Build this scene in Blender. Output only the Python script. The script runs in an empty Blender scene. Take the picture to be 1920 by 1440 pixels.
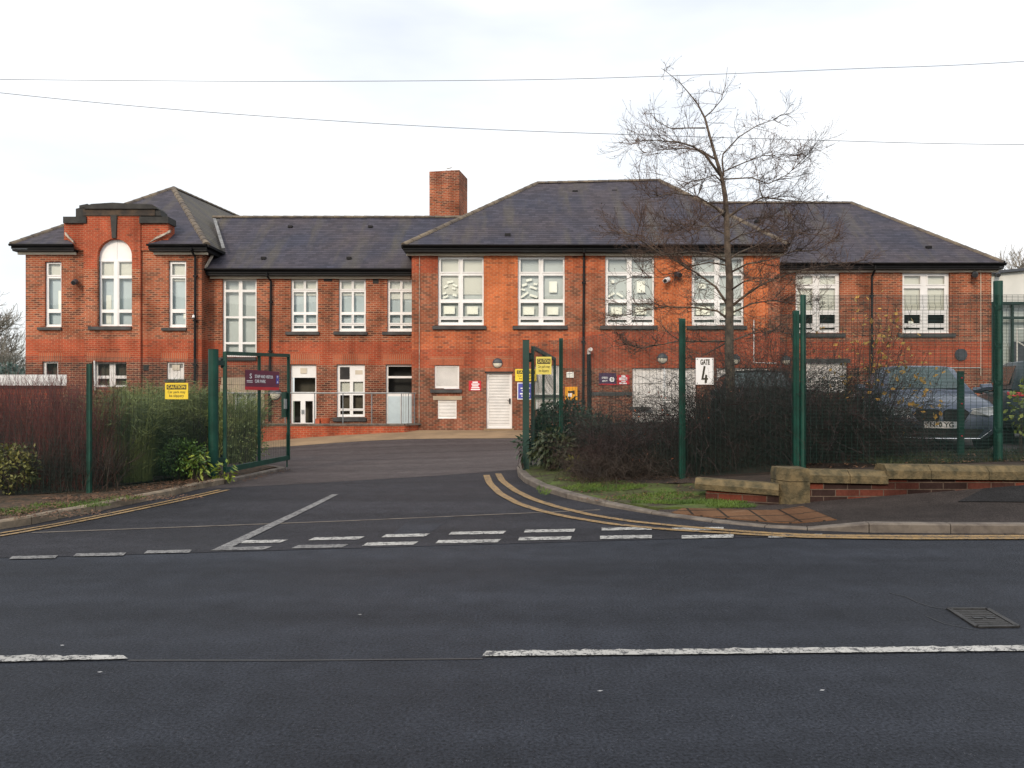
import bpy, math, random
import numpy as np
from mathutils import Vector, Matrix

# ------------------------------------------------------------------ camera, sky, sun
scn = bpy.context.scene
C = scn.collection
F0, HZ, EYE = 1500.0, 745.0, 1.6            # focal length and horizon row in photo pixels, eye height
cam = bpy.data.cameras.new("camera"); camo = bpy.data.objects.new("camera", cam); C.objects.link(camo)
cam.sensor_width = 36.0; cam.lens = F0 / 1920 * 36.0
cam.shift_y = (HZ - 720) / 1920.0
cam.clip_start = 0.05; cam.clip_end = 6000
camo.location = (0, 0, EYE); camo.rotation_euler = (math.radians(90), 0, 0)
scn.camera = camo

SUN_EL, SUN_AZ = math.radians(27), math.radians(200)     # azimuth clockwise from +Y; behind the viewer, a little to the left
w = bpy.data.worlds.new("World"); scn.world = w; w.use_nodes = True
nt = w.node_tree; nt.nodes.clear()
out = nt.nodes.new("ShaderNodeOutputWorld"); bg = nt.nodes.new("ShaderNodeBackground")
sky = nt.nodes.new("ShaderNodeTexSky"); sky.sky_type = 'NISHITA'; sky.sun_disc = False
sky.sun_elevation = SUN_EL; sky.sun_rotation = SUN_AZ
tc = nt.nodes.new("ShaderNodeTexCoord"); mp = nt.nodes.new("ShaderNodeMapping"); mp.inputs['Scale'].default_value = (1, 1, 3.5)
nz = nt.nodes.new("ShaderNodeTexNoise"); nz.inputs['Scale'].default_value = 1.6; nz.inputs['Detail'].default_value = 5
rp = nt.nodes.new("ShaderNodeValToRGB"); rp.color_ramp.elements[0].position = 0.37; rp.color_ramp.elements[0].color = (.58, .58, .58, 1)
rp.color_ramp.elements[1].position = 0.68; rp.color_ramp.elements[1].color = (1, 1, 1, 1)
mx = nt.nodes.new("ShaderNodeMix"); mx.data_type = 'RGBA'
mx.inputs['B'].default_value = (9.7, 9.85, 10.0, 1)
nt.links.new(tc.outputs['Generated'], mp.inputs[0]); nt.links.new(mp.outputs[0], nz.inputs['Vector'])
nt.links.new(nz.outputs['Fac'], rp.inputs[0]); nt.links.new(rp.outputs[0], mx.inputs['Factor'])
nt.links.new(sky.outputs[0], mx.inputs['A'])
# an overcast sky is brighter overhead and behind the viewer, where the sun is, than low in front
dp = nt.nodes.new("ShaderNodeVectorMath"); dp.operation = 'DOT_PRODUCT'; dp.inputs[1].default_value = (0, -.42, .91)
nt.links.new(tc.outputs['Generated'], dp.inputs[0])
el = nt.nodes.new("ShaderNodeMapRange"); el.inputs['From Min'].default_value = -.42; el.inputs['From Max'].default_value = .9
el.inputs['To Min'].default_value = .745; el.inputs['To Max'].default_value = 1.22; nt.links.new(dp.outputs['Value'], el.inputs['Value'])
vm = nt.nodes.new("ShaderNodeVectorMath"); vm.operation = 'SCALE'
nt.links.new(mx.outputs['Result'], vm.inputs[0]); nt.links.new(el.outputs[0], vm.inputs['Scale']); nt.links.new(vm.outputs[0], bg.inputs[0])
bg.inputs[1].default_value = 0.1; nt.links.new(bg.outputs[0], out.inputs[0])

sl = bpy.data.lights.new("sun", 'SUN'); sl.energy = 1.5; sl.angle = math.radians(12); sl.color = (1, .84, .66)
so = bpy.data.objects.new("sun", sl); C.objects.link(so)
sd = Vector((math.sin(SUN_AZ) * math.cos(SUN_EL), math.cos(SUN_AZ) * math.cos(SUN_EL), math.sin(SUN_EL)))
so.rotation_euler = sd.to_track_quat('Z', 'Y').to_euler(); so.location = (0, -20, 20)
scn.view_settings.view_transform = 'Standard'; scn.view_settings.look = 'None'
scn.view_settings.exposure = 0.56; scn.view_settings.gamma = 1; scn.view_settings.use_curve_mapping = False
scn.cycles.use_denoising = True; scn.cycles.use_adaptive_sampling = False; scn.cycles.max_bounces = 6; scn.cycles.transparent_max_bounces = 24

# ------------------------------------------------------------------ materials
MATS = {}
def new_mat(name):
    m = bpy.data.materials.new(name); m.use_nodes = True; MATS[name] = m
    return m, m.node_tree, m.node_tree.nodes['Principled BSDF']
def node(t, kind, **kw):
    n = t.nodes.new(kind)
    for k, v in kw.items():
        if k in n.inputs: n.inputs[k].default_value = v
        else: setattr(n, k, v)
    return n
def mixc(t, a, b, fac, mode='MIX'):
    n = t.nodes.new("ShaderNodeMix"); n.data_type = 'RGBA'; n.blend_type = mode
    for s, v in (('A', a), ('B', b), ('Factor', fac)):
        if hasattr(v, 'is_linked'): t.links.new(v, n.inputs[s])
        else: n.inputs[s].default_value = v if s == 'Factor' else tuple(v) + (1,)
    return n.outputs['Result']
def ramp(t, inp, p0, c0, p1, c1):
    r = t.nodes.new("ShaderNodeValToRGB"); e = r.color_ramp.elements
    f = lambda c: (c, c, c, 1) if not hasattr(c, '__len__') else tuple(c) + (1,)
    e[0].position, e[0].color, e[1].position, e[1].color = p0, f(c0), p1, f(c1)
    t.links.new(inp, r.inputs[0]); return r.outputs[0]
def noise(t, scale, detail=4, vec=None, rough=.55):
    n = node(t, "ShaderNodeTexNoise", Scale=scale, Detail=detail, Roughness=rough)
    if vec is None:
        c = node(t, "ShaderNodeTexCoord"); vec = c.outputs['Object']
    t.links.new(vec, n.inputs['Vector']); return n.outputs['Fac']
def bump(t, b, h, strength, dist=.02):
    n = node(t, "ShaderNodeBump", Strength=strength, Distance=dist)
    t.links.new(h, n.inputs['Height']); t.links.new(n.outputs[0], b.inputs['Normal'])
def mat(name, col, rough=.6, var=.25, scale=6, col2=None, bmp=0, metal=0, spec=.5, coat=0):
    m, t, b = new_mat(name)
    f = noise(t, scale)
    c2 = col2 if col2 is not None else tuple(c * (1 - var) for c in col)
    c1 = col if col2 is not None else tuple(min(1, c * (1 + var * .5)) for c in col)
    c = ramp(t, f, .35, c2, .65, c1)
    t.links.new(c, b.inputs['Base Color']); b.inputs['Roughness'].default_value = rough
    b.inputs['Metallic'].default_value = metal; b.inputs['Specular IOR Level'].default_value = spec
    b.inputs['Coat Weight'].default_value = coat
    if bmp: bump(t, b, noise(t, scale * 4), bmp)
    return m
def brick_mat(name, c1, c2, mortar, bias=0., bw=.225, rh=.075, ms=.011, stain=(.55, 1.08), stain_scale=.35, off=.5, dark=(.035, .022, .02), dark_amt=0., extra=.0):
    m, t, b = new_mat(name)
    uv = node(t, "ShaderNodeUVMap")
    br = node(t, "ShaderNodeTexBrick", Scale=1.0); br.offset = off
    br.inputs['Color1'].default_value = (0, 0, 0, 1); br.inputs['Color2'].default_value = (1, 1, 1, 1); br.inputs['Mortar'].default_value = (.5, .5, .5, 1)
    br.inputs['Mortar Size'].default_value = ms; br.inputs['Mortar Smooth'].default_value = .2
    br.inputs['Brick Width'].default_value = bw; br.inputs['Row Height'].default_value = rh
    t.links.new(uv.outputs[0], br.inputs['Vector'])
    r = t.nodes.new("ShaderNodeValToRGB"); r.color_ramp.interpolation = 'LINEAR'
    e = r.color_ramp.elements
    e[0].position, e[0].color = 0.0, tuple(c1) + (1,)
    e[1].position, e[1].color = 1.0, (tuple(dark) if dark_amt else tuple(c2)) + (1,)
    if dark_amt:
        k = e.new(1 - dark_amt); k.color = tuple(c2) + (1,)
        k = e.new(min(.99, 1 - dark_amt + .06)); k.color = tuple(dark) + (1,)
    # patches shift how many burnt bricks there are
    big = noise(t, .55, 3)
    sh = node(t, "ShaderNodeMath", operation='ADD'); t.links.new(br.outputs['Color'], sh.inputs[0])
    sc = node(t, "ShaderNodeMath", operation='MULTIPLY_ADD'); t.links.new(big, sc.inputs[0]); sc.inputs[1].default_value = .9; sc.inputs[2].default_value = -.47 + bias
    t.links.new(sc.outputs[0], sh.inputs[1]); t.links.new(sh.outputs[0], r.inputs[0])
    col = mixc(t, r.outputs[0], mortar, br.outputs['Fac'])
    st = noise(t, stain_scale * 4, 6)
    col = mixc(t, col, ramp(t, st, .3, stain[0], .62, stain[1]), 1.0, 'MULTIPLY')
    fine = noise(t, 30, 2)
    col = mixc(t, col, ramp(t, fine, .3, .82, .7, 1.12), 1.0, 'MULTIPLY')
    ms_ = node(t, "ShaderNodeMapping", Scale=(1.9, .16, 1)); t.links.new(uv.outputs[0], ms_.inputs[0])
    col = mixc(t, col, ramp(t, noise(t, 1.0, 5, ms_.outputs[0]),   .34, (.68, .63, .61), .54, (1.05, 1.03, 1.0)), 1.0, 'MULTIPLY')
    col = mixc(t, col, (.38, .27, .20), ramp(t, noise(t, 1.7, 7, rough=.7), .66, 0, .80, .45))
    t.links.new(col, b.inputs['Base Color']); b.inputs['Roughness'].default_value = .9; b.inputs['Specular IOR Level'].default_value = .12
    inv = node(t, "ShaderNodeMath", operation='SUBTRACT'); inv.inputs[0].default_value = 1; t.links.new(br.outputs['Fac'], inv.inputs[1])
    bump(t, b, inv.outputs[0], .5, .01)
    return m

M_MOT = brick_mat("mottled_brick", (.385, .098, .044), (.29, .075, .038), (.40, .23, .15), bias=.0, ms=.0135, dark=(.150, .055, .036), dark_amt=.30)
M_RED = brick_mat("red_brick", (.42, .080, .036), (.32, .064, .032), (.37, .17, .105), stain=(.7, 1.06), dark=(.22, .055, .032), dark_amt=.1)
M_ORG = brick_mat("orange_brick", (.60, .142, .044), (.47, .105, .036), (.54, .28, .15), stain=(.75, 1.05), dark=(.30, .075, .032), dark_amt=.14)
M_ORM = brick_mat("warm_brick", (.52, .112, .039), (.38, .080, .034), (.47, .245, .145), stain=(.72, 1.05), dark=(.22, .055, .032), dark_amt=.18)
M_DRK = brick_mat("base_brick", (.30, .076, .039), (.19, .055, .034), (.36, .22, .15), bias=.03, ms=.0135, dark=(.105, .042, .031), dark_amt=.32)
M_SOL = brick_mat("soldier_brick", (.44, .11, .052), (.36, .09, .045), (.34, .2, .13), bw=.075, rh=.34, off=0, stain=(.8, 1.05))
M_WBR = brick_mat("boundary_brick", (.19, .052, .033), (.085, .034, .027), (.13, .10, .08), bw=.34, rh=.098, ms=.007, bias=.12, dark=(.04, .024, .022), dark_amt=.38)
def slate_mat(name="roof_slate_courses", lich=(.52, .78, .7)):
    m, t, b = new_mat(name)
    uv = node(t, "ShaderNodeUVMap"); br = node(t, "ShaderNodeTexBrick", Scale=1.0); br.offset = .5
    br.inputs['Color1'].default_value = (0, 0, 0, 1); br.inputs['Color2'].default_value = (1, 1, 1, 1); br.inputs['Mortar'].default_value = (.3, .3, .3, 1)
    br.inputs['Mortar Size'].default_value = .004; br.inputs['Brick Width'].default_value = .26; br.inputs['Row Height'].default_value = .165
    t.links.new(uv.outputs[0], br.inputs['Vector'])
    col = ramp(t, br.outputs['Color'], 0, (.037, .0355, .047), 1, (.061, .058, .075))
    col = mixc(t, col, ramp(t, noise(t, .5, 5), .35, (1.18, 1.05, .95), .68, (.80, .86, .98)), 1, 'MULTIPLY')
    mp_ = node(t, "ShaderNodeMapping", Scale=(1.4, .22, 1)); t.links.new(uv.outputs[0], mp_.inputs[0])
    col = mixc(t, col, (.10, .088, .062), ramp(t, noise(t, 1.0, 6, mp_.outputs[0]), lich[0], 0, lich[1], lich[2]))
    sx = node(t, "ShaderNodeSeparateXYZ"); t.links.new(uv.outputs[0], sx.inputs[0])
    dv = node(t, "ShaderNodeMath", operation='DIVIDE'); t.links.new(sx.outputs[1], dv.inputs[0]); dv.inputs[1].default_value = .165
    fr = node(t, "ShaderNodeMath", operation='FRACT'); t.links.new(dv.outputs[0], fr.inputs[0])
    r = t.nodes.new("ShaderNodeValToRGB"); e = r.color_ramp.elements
    e[0].position, e[0].color, e[1].position, e[1].color = 0, (.22, .22, .22, 1), 1, (1.12, 1.12, 1.12, 1); k = e.new(.16); k.color = (.35, .35, .35, 1); k = e.new(.24); k.color = (1, 1, 1, 1)  # dark band per course paints the shadow line under each slate edge
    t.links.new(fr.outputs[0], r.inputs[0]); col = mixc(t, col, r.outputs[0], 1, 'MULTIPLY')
    col = mixc(t, col, ramp(t, noise(t, 22, 3), .3, .8, .7, 1.2), 1, 'MULTIPLY')
    t.links.new(col, b.inputs['Base Color']); b.inputs['Roughness'].default_value = .7; b.inputs['Specular IOR Level'].default_value = .22
    bump(t, b, fr.outputs[0], .6, .015); return m
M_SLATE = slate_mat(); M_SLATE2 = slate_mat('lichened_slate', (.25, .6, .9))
M_TAC = brick_mat("tactile_slab", (.165, .090, .050), (.125, .070, .041), (.03, .025, .02), bw=.4, rh=.4, ms=.018, off=0, stain=(.85, 1.05))
M_RIDGE = mat("ridge_tile", (.17, .135, .095), .9, scale=2.2, col2=(.065, .054, .048), bmp=.4)
M_BLACK = mat("black_gutter", (.010, .010, .011), .6, var=.4, scale=3, spec=.2)
M_DSTONE = mat("dark_stone", (.040, .038, .034), .85, scale=2.5, col2=(.018, .017, .016), bmp=.4)
M_DSTONE2 = mat("dark_frieze", (.075, .05, .032), .9, scale=4, col2=(.03, .024, .02), bmp=.4)
M_SILL = mat("slate_sill", (.07, .068, .066), .8, scale=3, col2=(.035, .034, .033))
M_BEIGE = mat("beige_stone", (.46, .37, .26), .85, scale=3, col2=(.33, .27, .2))
M_PANEL = mat("painted_panel", (.60, .53, .42), .6, var=.12, scale=2)
M_UPVC = mat("white_upvc", (.80, .79, .77), .35, var=.06, scale=2)
M_SHUT = mat("white_shutter", (.78, .75, .71), .45, var=.1, scale=2)
M_MORTAR = mat("mortar_flashing", (.40, .34, .28), .9, var=.5, scale=8)
M_BLUEDOOR = mat("pale_blue_door", (.50, .60, .64), .4, var=.06)
M_BLIND = mat("beige_blind", (.74, .73, .66), .8, var=.05, scale=1)
M_FILM = mat("grey_film", (.60, .64, .63), .6, var=.06, scale=1)
M_DARKIN = mat("dark_interior", (.03, .028, .026), .8, var=.5, scale=2)
M_BROWNIN = mat("dim_interior", (.10, .085, .06), .8, var=.4, scale=2)
M_BLUEIN = mat("grey_blue_interior", (.62, .70, .73), .8, var=.12, scale=.8)
M_GREYBACK = mat("shutter_shadow_gap", (.30, .29, .27), .8)
M_PAPER = mat("white_paper", (.93, .93, .86), .7, var=.03)
M_GREEN = mat("green_paint", (.006, .054, .038), .5, var=.3, scale=4, spec=.35)
M_GREEND = mat("green_wire", (.005, .028, .021), .5, var=.2)
M_STEEL = mat("galvanised_steel", (.26, .28, .29), .5, metal=.4, var=.2)
M_GREYPLASTIC = mat("grey_plastic", (.05, .055, .065), .5, var=.2)
M_LENS = mat("lamp_lens", (.72, .68, .56), .4, var=.1)
M_YEL = mat("sign_yellow", (.82, .60, .035), .45, var=.05)
M_YEL2 = mat("faded_yellow", (.72, .60, .12), .45, var=.06)
M_INK = mat("sign_black", (.03, .025, .012), .5, var=.1)
M_PURP = mat("sign_maroon", (.115, .012, .045), .4, var=.1)
M_PURP2 = mat("sign_purple", (.06, .025, .075), .4, var=.1)
M_SRED = mat("sign_red", (.55, .018, .03), .4, var=.1)
M_SBLUE = mat("sign_blue", (.07, .075, .36), .4, var=.08)
M_WHITE = mat("sign_white", (.82, .82, .82), .45, var=.05)
M_ORGY = mat("cabinet_yellow", (.85, .38, .015), .4, var=.05)
M_YSTONE = mat("mossy_sandstone", (.165, .122, .060), .95, scale=7, col2=(.056, .048, .025), bmp=1.0)
M_KERB = mat("concrete_kerb", (.27, .21, .145), .9, scale=5, col2=(.15, .12, .088), bmp=.4)
M_KERBG = mat("grey_kerb", (.165, .14, .115), .9, scale=5, col2=(.085, .07, .06), bmp=.4)
M_BARK = mat("tree_bark", (.15, .115, .085), .9, scale=9, col2=(.06, .045, .034), bmp=.6)
M_TWIG = mat("brown_twig", (.12, .068, .044), .85, scale=2, col2=(.048, .031, .023))
M_CONE = mat("dark_cone", (.045, .033, .03), .9, var=.4)
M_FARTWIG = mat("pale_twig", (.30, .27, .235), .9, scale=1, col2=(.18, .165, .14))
M_REDSTEM = mat("red_stem", (.15, .022, .018), .7, scale=2.5, col2=(.06, .014, .012))
M_DARKSTEM = mat("brown_stem", (.055, .038, .028), .85, scale=3, col2=(.025, .019, .015))
M_BRAMBLE = mat("bramble_stem", (.045, .022, .020), .8, scale=2, col2=(.013, .010, .010))
M_BROOM = mat("feathery_green", (.20, .24, .075), .7, scale=2, col2=(.07, .105, .03))
M_SHRUB = mat("shrub_green", (.10, .19, .028), .6, scale=3, col2=(.03, .075, .014))
M_LIME = mat("lime_leaf", (.30, .34, .04), .5, scale=4, col2=(.10, .17, .02))
M_VARI = mat("olive_leaf", (.22, .20, .05), .6, scale=4, col2=(.07, .085, .02))
M_IVY = mat("dark_ivy", (.030, .068, .030), .55, scale=3, col2=(.010, .026, .013))
M_LAUREL = mat("laurel_leaf", (.055, .066, .024), .6, scale=5, col2=(.025, .04, .02))
M_YLEAF = mat("yellow_leaf", (.50, .26, .03), .6, scale=5, col2=(.30, .20, .03))
M_OLEAF = mat("orange_leaf", (.42, .10, .03), .6, var=.4, scale=5)
M_LITTER = mat("dead_leaf", (.17, .085, .04), .8, scale=8, col2=(.06, .03, .018))
M_GRASS = mat("grass_blade", (.10, .16, .018), .7, scale=2, col2=(.045, .09, .012))
M_CARB = mat("blue_grey_paint", (.085, .105, .155), .42, var=.06, metal=.35, coat=.25)
M_CARD = mat("dark_car_paint", (.020, .034, .042), .45, var=.06, metal=.2, coat=.1)
M_CARK = mat("black_car_paint", (.008, .008, .011), .5, var=.06, spec=.2)
M_CARGL = mat("car_glass", (.025, .055, .055), .12, var=.2, spec=.6)
M_TYRE = mat("tyre_rubber", (.015, .015, .015), .9)
M_RIM = mat("alloy_rim", (.35, .35, .36), .35, metal=.8)
M_TRIM = mat("black_trim", (.01, .01, .011), .4)
M_CHROME = mat("chrome", (.7, .7, .72), .12, metal=1, var=.05)
M_HEAD = mat("headlight_lens", (.45, .47, .48), .1, var=.3, scale=12, spec=.8)
M_CREAM = mat("cream_render", (.62, .62, .58), .8, var=.08, scale=1)
M_TERRA = mat("terracotta", (.50, .11, .045), .7, var=.2)
M_IRON = mat("cast_iron", (.05, .048, .047), .55, metal=.5, scale=8, col2=(.028, .027, .026), bmp=.4)

def glass_mat():
    m, t, b = new_mat("window_glass")
    t.nodes.remove(b); o = t.nodes['Material Output']
    tr = node(t, "ShaderNodeBsdfTransparent", Color=(.93, .96, .96, 1)); gl = node(t, "ShaderNodeBsdfGlossy", Roughness=.015, Color=(1, 1, 1, 1))
    fr = node(t, "ShaderNodeFresnel", IOR=1.5); ms = node(t, "ShaderNodeMixShader")
    ad = node(t, "ShaderNodeMath", operation='ADD'); ad.inputs[1].default_value = .01; t.links.new(fr.outputs[0], ad.inputs[0])
    nb = node(t, "ShaderNodeBump", Strength=.02, Distance=.05); t.links.new(noise(t, 1.3, 1), nb.inputs['Height']); t.links.new(nb.outputs[0], gl.inputs['Normal'])
    t.links.new(ad.outputs[0], ms.inputs[0]); t.links.new(tr.outputs[0], ms.inputs[1]); t.links.new(gl.outputs[0], ms.inputs[2])
    t.links.new(ms.outputs[0], o.inputs[0]); return m
M_GLASS = glass_mat()

def asphalt(name, c0, c1, speck, rough=.62, cracks=False):
    m, t, b = new_mat(name)
    cd = node(t, "ShaderNodeTexCoord")
    big = noise(t, .35, 5); mid = noise(t, 3.5, 5); fine = noise(t, 55, 3, rough=.7)
    mpn = node(t, "ShaderNodeMapping", Scale=(.05, .9, 1)); t.links.new(cd.outputs['Object'], mpn.inputs[0])
    lanes = noise(t, 1.0, 3, mpn.outputs[0])
    col = ramp(t, big, .3, c0, .7, c1)
    col = mixc(t, col, ramp(t, mid, .3, .80, .7, 1.16), 1, 'MULTIPLY')
    col = mixc(t, col, ramp(t, lanes, .35, .74, .65, 1.22), 1, 'MULTIPLY')
    col = mixc(t, col, ramp(t, fine, .32, .30, .70, 1.75), 1, 'MULTIPLY')
    vo = node(t, "ShaderNodeTexVoronoi", Scale=60.0); t.links.new(cd.outputs['Object'], vo.inputs['Vector'])
    sp = ramp(t, vo.outputs['Distance'], .08, 1, .16, 0)
    wn = noise(t, 9, 2); sp = mixc(t, sp, ramp(t, wn, .5, 0, .62, 1), 1, 'MULTIPLY')
    col = mixc(t, col, speck, sp)
    t.links.new(col, b.inputs['Base Color'])
    t.links.new(ramp(t, big, .3, rough - .08, .7, rough + .08), b.inputs['Roughness'])
    b.inputs['Specular IOR Level'].default_value = .13
    bump(t, b, fine, .8, .015)
    return m
M_ROAD = asphalt("road_asphalt", (.0195, .0222, .0290), (.0300, .0340, .0440), (.15, .15, .165))
M_DRIVE = asphalt("drive_asphalt", (.060, .051, .052), (.078, .067, .066), (.14, .13, .13), rough=.72)
M_MOUTH = asphalt("mouth_asphalt", (.022, .0225, .0275), (.032, .032, .038), (.16, .11, .11), rough=.66)
M_PAVE = asphalt("pavement_asphalt", (.038, .031, .029), (.052, .043, .039), (.12, .11, .1), rough=.8)
M_PAVE2 = asphalt("patch_asphalt", (.021, .020, .021), (.028, .027, .028), (.1, .1, .1), rough=.8)
M_PATH = mat("path_concrete", (.30, .205, .115), .9, scale=1.2, col2=(.20, .138, .08), bmp=.2)
M_SOIL = mat("garden_soil", (.045, .03, .021), .95, scale=3, col2=(.018, .013, .010), bmp=.8)
M_TURF = mat("rough_turf", (.070, .105, .015), .95, scale=2.6, col2=(.034, .022, .014), bmp=1.0)
M_TURFL = mat("leaf_strewn_soil", (.085, .048, .026), .95, scale=9, col2=(.022, .018, .010), bmp=1.0)
M_FIELD = mat("far_field", (.09, .12, .05), .95, scale=.02, col2=(.07, .08, .05))
def paint_mat(name, col, wear):
    m, t, b = new_mat(name)
    n1 = noise(t, 14, 6, rough=.7); n2 = noise(t, 60, 3, rough=.75)
    f = node(t, "ShaderNodeMath", operation='ADD'); t.links.new(n1, f.inputs[0]); t.links.new(n2, f.inputs[1])
    k = ramp(t, f.outputs[0], wear, 1, wear + .10, 0)
    c = mixc(t, col, (.05, .05, .053), k)
    c = mixc(t, c, ramp(t, noise(t, 2.5), .3, .72, .7, 1.05), 1, 'MULTIPLY')
    t.links.new(c, b.inputs['Base Color']); b.inputs['Roughness'].default_value = .7
    return m
M_PWHITE = paint_mat("white_road_paint", (.43, .42, .395), .91)
M_PWORN = paint_mat("worn_road_paint", (.21, .205, .20), .93)
M_PYEL = paint_mat("yellow_road_paint", (.31, .195, .075), .88)

# ------------------------------------------------------------------ mesh helpers
ORG = {}
class MB:
    def __init__(s): s.v = []; s.f = []; s.m = []
    def face(s, pts, mi=0):
        i = len(s.v); s.v.extend(pts); s.f.append(tuple(range(i, i + len(pts)))); s.m.append(mi)
    def box(s, x0, x1, y0, y1, z0, z1, mi=0):
        i = len(s.v)
        s.v.extend([(x0, y0, z0), (x1, y0, z0), (x1, y1, z0), (x0, y1, z0), (x0, y0, z1), (x1, y0, z1), (x1, y1, z1), (x0, y1, z1)])
        for q in ((0, 1, 5, 4), (1, 2, 6, 5), (2, 3, 7, 6), (3, 0, 4, 7), (4, 5, 6, 7), (3, 2, 1, 0)):
            s.f.append(tuple(i + k for k in q)); s.m.append(mi)
    def tube(s, pts, rad, n=6, mi=0, cap=True):
        pts = [Vector(p) for p in pts]; rings = []
        if not hasattr(rad, '__len__'): rad = [rad] * len(pts)
        pu = None
        for k, p in enumerate(pts):
            d = (pts[min(k + 1, len(pts) - 1)] - pts[max(k - 1, 0)])
            if d.length < 1e-9: d = Vector((0, 0, 1))
            d.normalize()
            if pu is None:
                a = Vector((0, 0, 1)) if abs(d.z) < .9 else Vector((1, 0, 0)); u = d.cross(a).normalized()
            else:
                u = (pu - d * pu.dot(d)); u = u.normalized() if u.length > 1e-6 else d.orthogonal().normalized()
            pu = u; vv = d.cross(u); i = len(s.v)
            for j in range(n):
                a = 2 * math.pi * j / n; q = p + (u * math.cos(a) + vv * math.sin(a)) * rad[k]; s.v.append((q.x, q.y, q.z))
            rings.append(i)
        for a, b in zip(rings, rings[1:]):
            for j in range(n):
                s.f.append((a + j, a + (j + 1) % n, b + (j + 1) % n, b + j)); s.m.append(mi)
        if cap and n > 3:
            s.f.append(tuple(rings[0] + j for j in reversed(range(n)))); s.m.append(mi)
            s.f.append(tuple(rings[-1] + j for j in range(n))); s.m.append(mi)
    def bar(s, a, b, wx, wz, mi=0):
        """square bar between two points; wx is its width across, wz its other width"""
        a, b = Vector(a), Vector(b); d = (b - a).normalized()
        up = Vector((0, 0, 1)) if abs(d.z) < .9 else Vector((0, 1, 0))
        u = d.cross(up).normalized() * (wx / 2); v = u.cross(d).normalized() * (wz / 2); i = len(s.v)
        for p in (a, b):
            for q in (-u - v, u - v, u + v, -u + v):
                r = p + q; s.v.append((r.x, r.y, r.z))
        for q in ((0, 1, 5, 4), (1, 2, 6, 5), (2, 3, 7, 6), (3, 0, 4, 7), (3, 2, 1, 0), (4, 5, 6, 7)):
            s.f.append(tuple(i + k for k in q)); s.m.append(mi)
    def prism(s, poly, y0, y1, mi=0):
        """front-view polygon (x,z), counter-clockwise seen from the front, given thickness in y"""
        n = len(poly); i = len(s.v)
        s.v.extend([(x, y0, z) for x, z in poly]); s.v.extend([(x, y1, z) for x, z in poly])
        s.f.append(tuple(i + k for k in range(n))); s.m.append(mi)
        s.f.append(tuple(i + n + k for k in reversed(range(n)))); s.m.append(mi)
        for k in range(n):
            a, b = k, (k + 1) % n
            s.f.append((i + b, i + a, i + n + a, i + n + b)); s.m.append(mi)
    def holes(s, x0, x1, z0, z1, hs, y, rev=.1, mfun=None, xb=(), zb=(), mi=0, rmi=None):
        """front panel with rectangular holes and their reveals"""
        xs = sorted(set([x0, x1] + [v for h in hs for v in h[:2] if x0 < v < x1] + [v for v in xb if x0 < v < x1]))
        zs = sorted(set([z0, z1] + [v for h in hs for v in h[2:4] if z0 < v < z1] + [v for v in zb if z0 < v < z1]))
        for xa, xc in zip(xs, xs[1:]):
            for za, zc in zip(zs, zs[1:]):
                cx, cz = (xa + xc) / 2, (za + zc) / 2
                if any(h[0] < cx < h[1] and h[2] < cz < h[3] for h in hs): continue
                s.face([(xa, y, za), (xc, y, za), (xc, y, zc), (xa, y, zc)], mfun(cx, cz) if mfun else mi)
        for h in hs:
            a, b, c, d = h[:4]; r = rmi if rmi is not None else mi
            s.face([(a, y, c), (a, y, d), (a, y + rev, d), (a, y + rev, c)][::-1], r)
            s.face([(b, y, c), (b, y, d), (b, y + rev, d), (b, y + rev, c)], r)
            s.face([(a, y, d), (b, y, d), (b, y + rev, d), (a, y + rev, d)][::-1], r)
            s.face([(a, y, c), (b, y, c), (b, y + rev, c), (a, y + rev, c)], r)
    def leaf(s, p, d, side, ln, wd, mi=0):
        p, d, side = Vector(p), Vector(d), Vector(side)
        a = p + d * ln * .5 + side * wd * .5; b = p + d * ln; c = p + d * ln * .5 - side * wd * .5; i = len(s.v)
        s.v.extend([tuple(p), tuple(a), tuple(b), tuple(c)]); s.f.append((i, i + 1, i + 2, i + 3)); s.m.append(mi)
    def build(s, name, mats, parent=None, smooth=False):
        if not isinstance(mats, (list, tuple)): mats = [mats]
        org = Vector(ORG.get(parent.name, (0, 0, 0))) if parent else Vector((0, 0, 0))
        co = np.array(s.v, dtype=np.float64).reshape(-1, 3)
        me = bpy.data.meshes.new(name)
        if parent is None:
            org = Vector(((co[:, 0].min() + co[:, 0].max()) / 2, (co[:, 1].min() + co[:, 1].max()) / 2, co[:, 2].min()))
        co2 = co - np.array(org)
        me.from_pydata(co2.tolist(), [], s.f); me.update()
        for m in mats: me.materials.append(m)
        n = len(me.polygons)
        me.polygons.foreach_set('material_index', np.array(s.m, dtype=np.int32))
        if smooth: me.polygons.foreach_set('use_smooth', np.ones(n, dtype=bool))
        if n < 60000:
            nl = len(me.loops); nor = np.empty(n * 3); me.polygons.foreach_get('normal', nor); nor = nor.reshape(-1, 3)
            tot = np.empty(n, dtype=np.int32); me.polygons.foreach_get('loop_total', tot)
            vi = np.empty(nl, dtype=np.int32); me.loops.foreach_get('vertex_index', vi)
            ln = np.repeat(nor, tot, axis=0); p = co[vi]
            tt = np.stack([-ln[:, 1], ln[:, 0], np.zeros(nl)], 1); l = np.linalg.norm(tt, axis=1)
            flat = np.abs(ln[:, 2]) > .96; tt[flat] = (1, 0, 0); l[flat] = 1; tt /= l[:, None]
            bb = np.cross(ln, tt); uv = np.stack([(p * tt).sum(1), (p * bb).sum(1)], 1)
            ul = me.uv_layers.new(name="UVMap"); ul.data.foreach_set('uv', uv.astype(np.float32).ravel())
        o = bpy.data.objects.new(name, me); C.objects.link(o)
        if parent: o.parent = parent
        else: o.location = org
        ORG[o.name] = tuple(org)
        me.update(); return o

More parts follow.
